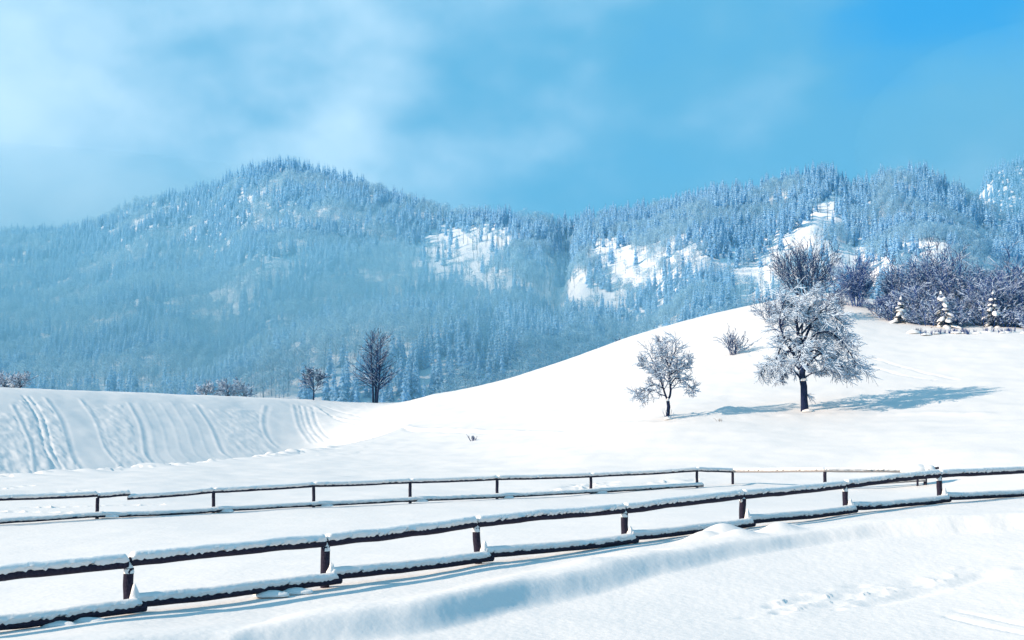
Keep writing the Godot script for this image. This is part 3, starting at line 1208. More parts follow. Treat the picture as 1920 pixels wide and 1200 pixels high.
func build_fences() -> void:
	# ---- the near fence
	var spots := [[-215, 17.6], [240, 20.1], [609, 22.9], [897, 25.6], [1171, 28.3], [1392, 31.2], [1586, 34.2], [1762, 36.7], [1940, 39.6], [2110, 42.5]]
	var feet := []
	for s in spots:
		feet.append(stand(s[0], s[1]))
	var o := thing("paddock_fence", feet[1], "nearest dark log fence with thick snow on its rails, crossing the foreground", "fence")
	var home: Vector3 = feet[1]
	var tops := []
	for k in feet.size():
		var lean := Vector3(-0.05 if k == 3 else 0.012 * (k % 3 - 1), 0, 0)
		var high := 0.765 + 0.012 * (k % 2) + (0.03 if k >= 7 else 0.0)
		var foot: Vector3 = feet[k] - home
		tops.append(foot + lean + Vector3(0, high, 0))
		part("post", post_shape(foot - lean * 0.3, tops[k], 0.082 + 0.004 * (k % 3), k * 3.7), mat_wood, o)
	for k in feet.size() - 1:
		var dir: Vector3 = (tops[k + 1] - tops[k]).normalized()
		var flat := Vector3(dir.x, 0, dir.z).normalized()
		var near := Vector3(-flat.z, 0, flat.x)                    # towards the road
		if near.z < 0.0:
			near = -near
		var r := 0.088 - 0.004 * (k % 2)
		var step := 0.03 if k == 1 else 0.0
		var a: Vector3 = tops[k] + Vector3(0, r * 0.85 + step, 0) + flat * 0.015
		var b: Vector3 = tops[k + 1] + Vector3(0, r * 0.85, 0) - flat * 0.03
		var rail := part("top_rail", log_shape(a, b, r, -0.02 + 0.02 * (k % 3), k * 5.1, 0.06), mat_wood, o)
		part("snow_cap", cap_shape(a, b, r, -0.02 + 0.02 * (k % 3), k * 5.1, 0.088, 1.12), mat_snow_cap, rail)
		if k > 0:
			part("joint_snow", lump_shape(Vector3(0.085, 0.19, 0.09), k * 2.0), mat_snow_cap, o).position = tops[k] + Vector3(0, -0.06, 0)
		# the lower rail lies on the snow, in front of the posts, its ends passing each other
		var g0: Vector3 = feet[k] - home
		var g1: Vector3 = feet[k + 1] - home
		var lr := 0.082
		var e0: Vector3 = g0 + near * 0.14 + flat * 0.02 + Vector3(0, 0.20 if k != 0 else 0.14, 0)
		var e1: Vector3 = g1 + near * 0.2 + flat * 0.22 + Vector3(0, 0.13, 0)
		var low := part("bottom_rail", log_shape(e0, e1, lr, 0.02, k * 7.7 + 2.0, 0.05), mat_wood, o)
		part("snow_cap", cap_shape(e0, e1 - flat * 0.1, lr, 0.02, k * 7.7 + 2.0, 0.085, 1.15), mat_snow_cap, low)
		part("snow_lump", lump_shape(Vector3(0.13, 0.30 + 0.05 * (k % 2), 0.12), k * 4.0 + 1.0, 0.8), mat_snow_cap, o).position = e0 + flat * 0.03 + Vector3(0, 0.0, 0)
		# a drift that half buries the rail here and there
		if k in [1, 0, 4]:
			for j in 2:
				var t := [0.62, 0.74, 0.45][j] as float
				part("snow_drift", lump_shape(Vector3(0.34, 0.1, 0.16), k * 9.0 + j), mat_snow_cap, o).position = e0.lerp(e1, t) + near * 0.1 - Vector3(0, 0.11, 0)
	# ---- the far fence, its end turned to the sun
	spots = [[-80, 46.3], [182, 49.0], [400, 51.5], [588, 54.0], [769, 56.5], [932, 58.5], [1108, 61.0], [1307, 63.5], [1374, 66.0], [1547, 62.0], [1735, 61.0]]
	feet = []
	for s in spots:
		feet.append(stand(s[0], s[1]))
	home = feet[1]
	o = thing("paddock_fence", home, "far dark log fence across the paddock, its end turned to the sun and coloured as sunlit", "fence")
	tops = []
	for k in feet.size():
		var foot: Vector3 = feet[k] - home
		var py: float = [941, 934, 924, 913, 906, 900, 895, 884, 886, 885, 886][k]
		var want := at(spots[k][0], py, spots[k][1]).y - home.y
		tops.append(Vector3(foot.x, want, foot.z))
		part("post", post_shape(foot, tops[k], 0.075 if k < 9 else 0.09, 50.0 + k * 3.1), mat_wood, o)
	for k in feet.size() - 1:
		var dir: Vector3 = (tops[k + 1] - tops[k]).normalized()
		var flat := Vector3(dir.x, 0, dir.z).normalized()
		var near := Vector3(-flat.z, 0, flat.x)
		if near.z < 0.0:
			near = -near
		var pale := k >= 8  # spans whose wood colour has the sunlight painted in
		var wood: Material = mat_sunlit_wood if pale else mat_wood
		var r := 0.068
		var a: Vector3 = tops[k] + Vector3(0, r * 0.8, 0)
		var b: Vector3 = tops[k + 1] + Vector3(0, r * 0.8 + (0.06 if k == 0 else 0.0), 0)
		if k == 1:                                                   # two logs that overlap beside the post
			var m := a.lerp(b, 0.27) + Vector3(0, 0.05, 0)
			var bit := part("top_rail", log_shape(a, m, r, 0.0, 91.0), wood, o)
			part("snow_cap", cap_shape(a, m, r, 0.0, 91.0, 0.12, 1.2, 2.0), mat_snow_cap, bit)
			a = a.lerp(b, 0.25) - Vector3(0, 0.13, 0)
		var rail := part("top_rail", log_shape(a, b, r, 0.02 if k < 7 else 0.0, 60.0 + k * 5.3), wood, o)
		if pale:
			rail.set_meta("label", "top rail with sunlight painted into its colour, at the far end of the fence")
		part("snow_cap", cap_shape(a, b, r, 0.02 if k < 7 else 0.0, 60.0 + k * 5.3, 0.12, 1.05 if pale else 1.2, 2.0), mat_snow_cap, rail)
		var g0: Vector3 = feet[k] - home
		var g1: Vector3 = feet[k + 1] - home
		if k == 7 or k == 8:
			continue
		var e0 := g0 + near * 0.12 - flat * 0.25 + Vector3(0, 0.12, 0)
		var e1 := g1 + near * 0.14 + flat * 0.3 + Vector3(0, 0.13, 0)
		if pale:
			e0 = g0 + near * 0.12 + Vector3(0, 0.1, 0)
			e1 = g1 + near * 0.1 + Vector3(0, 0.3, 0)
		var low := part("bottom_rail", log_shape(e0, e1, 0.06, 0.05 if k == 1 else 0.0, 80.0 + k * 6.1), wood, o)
		part("snow_cap", cap_shape(e0, e1, 0.06, 0.05 if k == 1 else 0.0, 80.0 + k * 6.1, 0.12, 1.3, 2.0), mat_snow_cap, low)
		part("snow_lump", lump_shape(Vector3(0.45, 0.16, 0.2), k * 4.0 + 31.0), mat_snow_cap, o).position = g0 + flat * 0.45 + near * 0.05 + Vector3(0, 0.08, 0)
	# the heap of snow and broken rail ends on the last post
	var last: Vector3 = tops[10]
	for m in [[Vector3(-0.35, 0.02, 0.0), Vector3(0.62, 0.42, 0.4), 3.0], [Vector3(0.15, 0.05, 0.1), Vector3(0.42, 0.40, 0.35), 8.0], [Vector3(-0.8, 0.05, 0.0), Vector3(0.5, 0.2, 0.25), 12.0], [Vector3(0.2, -0.14, 0.22), Vector3(0.16, 0.26, 0.14), 15.0]]:
		part("snow_heap", lump_shape(m[1], m[2]), mat_snow_cap, o).position = last + m[0]
	for m in [[Vector3(-0.5, -0.05, 0.25), Vector3(-0.15, 0.0, 0.42)], [Vector3(-0.1, -0.08, 0.2), Vector3(0.06, 0.14, 0.46)], [Vector3(0.1, -0.04, 0.25), Vector3(0.5, 0.02, 0.36)], [Vector3(0.3, 0.2, 0.2), Vector3(0.62, 0.26, 0.26)]]:
		part("rail_end", log_shape(last + m[0], last + m[1], 0.06, 0.0, m[0].x * 9.0), mat_wood, o)
	part("brace", post_shape(feet[10] - home + Vector3(-0.45, 0, 0.1), last + Vector3(-0.42, 0.0, 0.1), 0.055, 7.0), mat_wood, o)

# ------------------------------------------------------------------ leafless trees, snow lying on every branch
class Grower:
	var rng := RandomNumberGenerator.new()
	var limb := Shape.new()
	var twig := Shape.new()
	var snow := Shape.new()
	var thin := 0.011          # no twig thinner than this
	var wobble := 0.25
	var pull := [Vector3.ZERO, Vector3.ZERO, Vector3.ZERO, Vector3.ZERO]     # which way each order of branch bends
	var kids := [0, 9, 6, 4]
	var share := [0.5, 0.45, 0.5, 0.5]  # length of a child against its parent
	var angle := [0.8, 0.8, 0.8, 0.8]
	var start := [0.3, 0.2, 0.15, 0.1]
	var depth := 3
	var snow_over := 1.0
	var snow_least := 0.02
	var bare := 0.0            # share of the twigs without snow
	var shape_of := 0.0        # 1: children shorter towards the tip

	func any() -> Vector3:
		return Vector3(rng.randf_range(-1, 1), rng.randf_range(-1, 1), rng.randf_range(-1, 1))

	func branch(p: Vector3, dir: Vector3, len: float, r: float, order: int) -> void:
		var n := 6 if order <= 1 else 5 if order == 2 else 3
		var pts := PackedVector3Array([p])
		var radii := PackedFloat32Array([r])
		var d := dir.normalized()
		for i in n:
			d = (d + any() * wobble + pull[mini(order, 3)] * ((i + 0.5) / n)).normalized()
			p += d * (len / n)
			pts.append(p)
			radii.append(maxf(thin, r * (1.0 - 0.8 * (i + 1.0) / n)))
		line(pts, radii, order)

	func line(pts: PackedVector3Array, radii: PackedFloat32Array, order: int) -> void:
		var len := 0.0
		for i in pts.size() - 1:
			len += pts[i].distance_to(pts[i + 1])
		if order <= 1:
			limb.tube(pts, radii, 7 if order == 0 else 5)
		else:
			twig.tube(pts, radii, 3, 1.0, false)
		if order > 0 and rng.randf() > bare:
			cover(pts, radii)
		if order >= depth:
			return
		var spin := rng.randf() * TAU
		var count: int = kids[mini(order, 3)]
		for k in count:
			var t := lerpf(start[mini(order, 3)], 1.0, (k + rng.randf()) / count)
			var f := clampf(t, 0.0, 0.999) * (pts.size() - 1)
			var i := int(f)
			var q := pts[i].lerp(pts[i + 1], f - i)
			var d := (pts[i + 1] - pts[i]).normalized()
			spin += 2.4 + rng.randf_range(-0.5, 0.5)
			var s := d.cross(any()).normalized().rotated(d, spin)
			var a: float = angle[mini(order, 3)] * rng.randf_range(0.7, 1.25)
			var cl: float = len * share[mini(order, 3)] * rng.randf_range(0.65, 1.2) * lerpf(1.0, 1.15 - 0.75 * t, shape_of)
			branch(q, d * cos(a) + s * sin(a), cl, maxf(thin, lerpf(radii[i], radii[i + 1], f - i) * 0.6), order + 1)

	func cover(pts: PackedVector3Array, radii: PackedFloat32Array) -> void:
		var run := PackedVector3Array()
		var rr := PackedFloat32Array()
		for i in pts.size():
			var d := (pts[mini(i + 1, pts.size() - 1)] - pts[maxi(i - 1, 0)]).normalized()
			var level := sqrt(d.x * d.x + d.z * d.z)
			var keep := level > 0.4
			if keep:
				var s := maxf(snow_least, radii[i] * 0.85) * snow_over * smoothstep(0.3, 0.8, level) * (0.7 if i == 0 or i == pts.size() - 1 else 1.0)
				run.append(pts[i] + Vector3(0, radii[i] * 0.6 + s * 0.55, 0))
				rr.append(maxf(s, 0.008))
			if not keep or i == pts.size() - 1:
				if run.size() > 1:
					snow.tube(run, rr, 4, 1.0, false)
				run = PackedVector3Array()
				rr = PackedFloat32Array()

func plant(called: String, where: Vector3, g: Grower, wood: Material, label: String, group := "", kind := "tree") -> Node3D:
	var o := thing(called, where, label, kind, group)
	part("trunk" if kind == "tree" else "stems", g.limb.made(), wood, o)
	part("crown" if kind == "tree" else "twigs", g.twig.made(), mat_twig if kind == "tree" else wood, o)
	part("snow_load", g.snow.made(), mat_twig_snow, o).set_meta("kind", "stuff")
	return o

# a limb drawn as [x, y, z, ...] in pixels of the photograph round the tree's foot, at so many pixels per metre
func limb_of(g: Grower, flat: Array, scale_px: float, r0: float, r1: float, order: int) -> void:
	var n := flat.size() / 3
	var pts := PackedVector3Array()
	var radii := PackedFloat32Array()
	for i in n - 1:
		var i0 := maxi(i - 1, 0)
		var i3 := mini(i + 2, n - 1)
		for s in 3:
			var t := s / 3.0
			var p := Vector3.ZERO
			for c in 3:
				p[c] = cubic(flat[3 * i0 + c], flat[3 * i + c], flat[3 * i + 3 + c], flat[3 * i3 + c], t)
			pts.append(Vector3(p.x, p.y, p.z) / scale_px + g.any() * r0 * 0.12)
			radii.append(lerpf(r0, r1, (i + t) / (n - 1.0)))
	pts.append(Vector3(flat[3 * n - 3], flat[3 * n - 2], flat[3 * n - 1]) / scale_px)
	radii.append(r1)
	g.line(pts, radii, order)

func build_trees() -> void:
	# ---- the old pear tree on the slope
	var foot := stand(1509, 100.0)
	var k := FOCAL / 100.0
	var g := Grower.new()
	g.rng.seed = 71
	g.wobble = 0.3
	g.kids = [0, 22, 16, 4]
	g.share = [0.3, 0.22, 0.55, 0.5]
	g.angle = [0.8, 0.85, 0.8, 0.7]
	g.start = [0.3, 0.22, 0.15, 0.1]
	g.pull = [Vector3.ZERO, Vector3(0.05, -0.06, 0), Vector3(0.12, -0.1, 0), Vector3(0.12, -0.16, 0)]
	g.thin = 0.012
	g.snow_least = 0.028
	# the trunk
	var tp := PackedVector3Array()
	var tr := PackedFloat32Array()
	for q in [[0, -12, 9.5], [0, 0, 7.8], [-1, 20, 6.6], [-1, 45, 6.4], [-4, 62, 6.2], [-3, 90, 4.8], [-4, 118, 3.8], [-9, 140, 3.0], [-14, 165, 2.2]]:
		tp.append(Vector3(q[0], q[1], 0) / k)
		tr.append(q[2] / k)
	g.limb.tube(tp, tr, 12)
	# left: old drooping limbs, and the bare snaking one
	limb_of(g, [-4, 55, 0, -14, 68, 4, -31, 78, 8, -41, 67, 10, -47, 58, 8], k, 0.11, 0.03, 1)
	limb_of(g, [-4, 72, 0, -22, 92, -6, -38, 91, -14, -52, 75, -20, -56, 64, -20], k, 0.13, 0.03, 1)
	limb_of(g, [-4, 80, 0, -20, 104, 8, -34, 124, 14, -45, 148, 16, -47, 172, 12, -41, 196, 10, -34, 208, 8], k, 0.16, 0.035, 1)
	limb_of(g, [-4, 96, 0, -25, 112, -16, -47, 98, -30, -61, 84, -34, -67, 73, -34], k, 0.12, 0.03, 1)
	limb_of(g, [-5, 100, 0, -27, 130, 20, -45, 128, 36, -59, 104, 44, -65, 88, 44], k, 0.11, 0.03, 1)
	# up: the broken leader and its forks
	limb_of(g, [-11, 155, 0, -18, 182, 4, -13, 204, 8, 5, 214, 10, 20, 226, 8], k, 0.12, 0.03, 1)
	limb_of(g, [-13, 160, 0, -22, 188, -8, -32, 200, -14, -36, 214, -18], k, 0.10, 0.03, 1)
	limb_of(g, [-9, 150, 0, 9, 178, -10, 20, 200, -20, 36, 214, -26], k, 0.10, 0.03, 1)
	limb_of(g, [-7, 140, 0, 13, 166, 20, 31, 190, 34, 45, 196, 42], k, 0.11, 0.03, 1)
	limb_of(g, [-8, 138, 0, -23, 168, -26, -31, 176, -46, -36, 168, -60], k, 0.09, 0.03, 1)
	limb_of(g, [-8, 138, 0, -18, 168, 26, -20, 186, 46, -23, 180, 62], k, 0.09, 0.03, 1)
	# right: the mass of twigs that sweeps down
	limb_of(g, [-2, 70, 0, 13, 96, 10, 31, 106, 22, 54, 91, 30, 68, 75, 34, 74, 66, 34], k, 0.13, 0.03, 1)
	limb_of(g, [-2, 85, 0, 16, 116, -14, 40, 122, -28, 65, 98, -36, 79, 78, -38], k, 0.13, 0.03, 1)
	limb_of(g, [-3, 100, 0, 14, 138, 14, 40, 146, 28, 65, 124, 36, 83, 94, 36, 88, 84, 34], k, 0.12, 0.03, 1)
	limb_of(g, [-4, 112, 0, 14, 152, -14, 40, 164, -28, 65, 150, -34, 81, 122, -34], k, 0.11, 0.03, 1)
	limb_of(g, [-5, 120, 0, 13, 166, 24, 34, 178, 44, 56, 162, 54, 68, 134, 56], k, 0.10, 0.03, 1)
	limb_of(g, [-5, 125, 0, 7, 174, -30, 22, 184, -56, 36, 166, -72, 45, 138, -76], k, 0.10, 0.03, 1)
	limb_of(g, [-3, 95, 0, 9, 112, 40, 22, 100, 66, 34, 81, 74], k, 0.10, 0.03, 1)
	limb_of(g, [-3, 92, 0, 4, 116, -40, 13, 104, -66, 22, 80, -72], k, 0.10, 0.03, 1)
	limb_of(g, [-3, 90, 0, -13, 120, 44, -22, 108, 68, -31, 86, 74], k, 0.10, 0.03, 1)
	limb_of(g, [0, 60, 0, 9, 68, 8, 22, 72, 14, 40, 75, 18, 54, 66, 18], k, 0.08, 0.025, 1)
	# a broom of suckers at the foot, on the right
	for q in 14:
		g.branch(Vector3(5, 30, 0) / k, Vector3(0.6, -0.5 + g.rng.randf_range(-0.5, 0.4), g.rng.randf_range(-0.5, 0.5)), g.rng.randf_range(0.5, 1.2), 0.015, 3)
	var o := plant("pear_tree", foot, g, mat_bark, "big old tree with a thick dark trunk and drooping snow-covered twigs on the slope", "", "tree")
	part("knot_snow", lump_shape(Vector3(0.32, 0.22, 0.26), 5.0), mat_snow_cap, o).position = Vector3(-3, 56, 7) / k
	part("foot_snow", lump_shape(Vector3(0.5, 0.22, 0.4), 6.0), mat_snow_cap, o).position = Vector3(4, 0, 10) / k - Vector3(0, 0.05, 0)
	# ---- the small forked tree
	foot = stand(1252, 100.0)
	g = Grower.new()
	g.rng.seed = 12
	g.wobble = 0.34
	g.kids = [0, 17, 12, 3]
	g.share = [0.3, 0.33, 0.5, 0.5]
	g.angle = [0.8, 0.8, 0.85, 0.8]
	g.pull = [Vector3.ZERO, Vector3(0, 0.05, 0), Vector3(0, 0.12, 0), Vector3(0, 0.15, 0)]
	g.thin = 0.013
	g.snow_least = 0.027
	g.bare = 0.12
	tp = PackedVector3Array([Vector3(0, -8, 0) / k, Vector3(0, 4, 0) / k, Vector3(2, 22, 0) / k, Vector3(0, 36, 0) / k])
	g.limb.tube(tp, PackedFloat32Array([0.2, 0.16, 0.15, 0.14]), 9)
	limb_of(g, [0, 34, 0, -6, 50, 2, -12, 68, 4, -14, 84, 4, -24, 100, 6, -34, 118, 6], k, 0.10, 0.025, 1)
	limb_of(g, [0, 34, 0, 6, 46, -4, 6, 66, -6, 4, 88, -6, 8, 106, -8, 14, 120, -8, 18, 130, -6], k, 0.11, 0.025, 1)
	limb_of(g, [6, 60, -4, 14, 74, 0, 26, 72, 6, 38, 62, 8, 46, 55, 8], k, 0.07, 0.03, 1)
	limb_of(g, [46, 55, 8, 49, 62, 8, 47, 72, 8], k, 0.03, 0.02, 2)
	limb_of(g, [-8, 56, 2, -22, 62, 10, -36, 60, 16, -50, 50, 18, -58, 46, 18], k, 0.07, 0.025, 1)
	limb_of(g, [-4, 42, 0, -14, 46, -10, -26, 52, -18, -36, 42, -22, -44, 36, -22], k, 0.065, 0.025, 1)
	limb_of(g, [-13, 72, 4, -28, 84, -6, -40, 96, -10, -46, 106, -10], k, 0.06, 0.02, 1)
	limb_of(g, [5, 80, -6, 20, 92, 8, 32, 98, 16, 40, 106, 18], k, 0.06, 0.02, 1)
	limb_of(g, [5, 76, -6, 0, 96, 20, -8, 112, 30, -14, 124, 34], k, 0.06, 0.02, 1)
	limb_of(g, [4, 88, -6, -4, 108, -22, -8, 126, -30, -4, 140, -32], k, 0.06, 0.02, 1)
	limb_of(g, [5, 66, -6, 16, 80, -26, 22, 92, -38, 26, 104, -42], k, 0.06, 0.02, 1)
	limb_of(g, [-12, 66, 4, -18, 78, 26, -26, 86, 38, -32, 90, 44], k, 0.06, 0.02, 1)
	for q in 9:
		g.branch(Vector3(g.rng.randf_range(-5, 5), 1, g.rng.randf_range(-3, 3)) / k, Vector3(g.rng.randf_range(-0.6, 0.6), 1, g.rng.randf_range(-0.3, 0.3)), g.rng.randf_range(0.5, 1.1), 0.014, 3)
	o = plant("orchard_tree", foot, g, mat_bark, "small forked tree with snow-lined branches, left of the big old tree")
	part("fork_snow", lump_shape(Vector3(0.14, 0.25, 0.14), 2.0), mat_snow_cap, o).position = Vector3(0, 33, 4) / k
	part("foot_snow", lump_shape(Vector3(0.35, 0.25, 0.3), 7.0), mat_snow_cap, o).position = Vector3(0, 0, 8) / k - Vector3(0, 0.05, 0)
	# ---- the tall tree with three stems on the crest
	foot = stand(705, 235.0)
	k = FOCAL / 235.0
	g = Grower.new()
	g.rng.seed = 33
	g.wobble = 0.09
	g.kids = [0, 48, 6, 3]
	g.share = [0.3, 0.45, 0.36, 0.4]
	g.angle = [0.8, 0.95, 0.6, 0.6]
	g.start = [0.2, 0.22, 0.2, 0.2]
	g.pull = [Vector3.ZERO, Vector3(0, 0.0, 0), Vector3(0, 0.14, 0), Vector3(0, 0.1, 0)]
	g.thin = 0.03
	g.snow_least = 0.04
	g.bare = 0.65
	g.shape_of = 1.0
	limb_of(g, [-5, -2, 0, -6, 30, 0, -8, 60, 2, -9, 90, 2, -8, 120, 2], k, 0.24, 0.04, 1)
	limb_of(g, [0, -2, 0, -1, 30, -4, 0, 62, -6, 1, 92, -6, 2, 123, -6], k, 0.3, 0.04, 1)
	limb_of(g, [2, -2, 0, 3, 18, 3, 6, 32, 4, 7, 62, 5, 8, 90, 5, 9, 119, 5], k, 0.28, 0.04, 1)
	plant("tall_tree", foot, g, mat_bark, "tall bare tree of three close stems with an oval crown on the crest")
	# ---- the little round tree on the crest
	foot = stand(588, 232.0)
	k = FOCAL / 232.0
	g = Grower.new()
	g.rng.seed = 55
	g.wobble = 0.16
	g.kids = [14, 9, 5, 3]
	g.share = [0.58, 0.5, 0.5, 0.4]
	g.angle = [0.8, 0.7, 0.7, 0.6]
	g.start = [0.36, 0.2, 0.2, 0.2]
	g.pull = [Vector3.ZERO, Vector3(0, 0.06, 0), Vector3(0, 0.08, 0), Vector3(0, 0.1, 0)]
	g.thin = 0.034
	g.snow_least = 0.05
	g.bare = 0.5
	limb_of(g, [0, -3, 0, 0, 10, 0, 0, 20, 0, -1, 32, 0, 0, 42, 0], k, 0.17, 0.03, 0)
	plant("round_tree", foot, g, mat_bark, "small round-crowned bare tree standing on the crest, left of the three-stemmed tree")
	# ---- low spreading crowns half hidden behind the crest
	var spread := [[388, 246.0, 3.5, "left one of the low bare crowns showing over the groomed slope"], [455, 250.0, 4.6, "widest low bare crown showing over the groomed slope"], [428, 247.0, 4.1, "middle one of the low bare crowns showing over the groomed slope"], [38, 205.0, 4.6, "bare crown at the left edge, showing over the crest"], [8, 208.0, 4.2, "bare crown cut by the left edge of the picture, over the crest"]]
	for q in spread.size():
		var e: Array = spread[q]
		g = Grower.new()
		g.rng.seed = 500 + q
		g.wobble = 0.2
		g.kids = [14, 8, 5, 3]
		g.share = [0.95, 0.5, 0.45, 0.4]
		g.angle = [1.05, 0.7, 0.7, 0.6]
		g.start = [0.3, 0.2, 0.2, 0.2]
		g.pull = [Vector3.ZERO, Vector3(0, 0.0, 0), Vector3(0, 0.1, 0), Vector3(0, 0.1, 0)]
		g.thin = 0.03
		g.snow_least = 0.06
		foot = stand(e[0], e[1])
		var high: float = at(e[0], 720.0, e[1]).y - foot.y
		high = maxf(high, 3.0)
		g.branch(Vector3(0, -0.3, 0), Vector3.UP, high * 0.75, 0.2, 0)
		plant("spreading_tree", foot, g, mat_bark, e[3], "low bare crowns behind the crest")
	# ---- the many-stemmed tree on the hilltop
	foot = stand(1513, 186.0)
	foot.y -= 0.3
	g = Grower.new()
	g.rng.seed = 91
	g.wobble = 0.1
	g.kids = [0, 9, 6, 3]
	g.share = [0.5, 0.4, 0.4, 0.4]
	g.angle = [0.5, 0.5, 0.55, 0.6]
	g.start = [0.3, 0.25, 0.2, 0.2]
	g.pull = [Vector3.ZERO, Vector3(0, 0.12, 0), Vector3(0, 0.14, 0), Vector3(0, 0.1, 0)]
	g.thin = 0.026
	g.snow_least = 0.026
	g.bare = 0.5
	for q in 30:
		var a := TAU * q / 30.0 + g.rng.randf_range(-0.2, 0.2)
		var tilt := sqrt(g.rng.randf()) * 0.85
		var len := lerpf(8.6, 6.0, tilt / 0.85) * g.rng.randf_range(0.75, 1.05)
		g.branch(Vector3(cos(a), 0, sin(a)) * 0.8, Vector3(cos(a) * sin(tilt), cos(tilt), sin(a) * sin(tilt)), len, 0.085, 1)
	plant("many_stemmed_tree", foot, g, mat_bark, "broad bare tree of many fanning stems on the hilltop behind the old tree")

# ------------------------------------------------------------------ bushes, thicket, grass
func bush(seed_at: int, stems: int, high: float, tilt_most: float, kids: Array, wide: float, bare: float, least := 0.02) -> Grower:
	var g := Grower.new()
	g.rng.seed = seed_at
	g.wobble = 0.14
	g.kids = kids
	g.share = [0.5, 0.42, 0.45, 0.4]
	g.angle = [0.5, 0.6, 0.7, 0.6]
	g.start = [0.2, 0.2, 0.15, 0.2]
	g.pull = [Vector3.ZERO, Vector3(0, 0.05, 0), Vector3(0, 0.06, 0), Vector3.ZERO]
	g.thin = 0.022
	g.snow_least = least
	g.bare = bare
	for q in stems:
		var a := TAU * q / stems + g.rng.randf_range(-0.3, 0.3)
		var tilt := g.rng.randf() * tilt_most
		g.branch(Vector3(cos(a), 0, sin(a)) * g.rng.randf() * wide - Vector3(0, 0.1, 0), Vector3(cos(a) * sin(tilt), cos(tilt), sin(a) * sin(tilt)), high * g.rng.randf_range(0.6, 1.05), 0.03, 1)
	return g

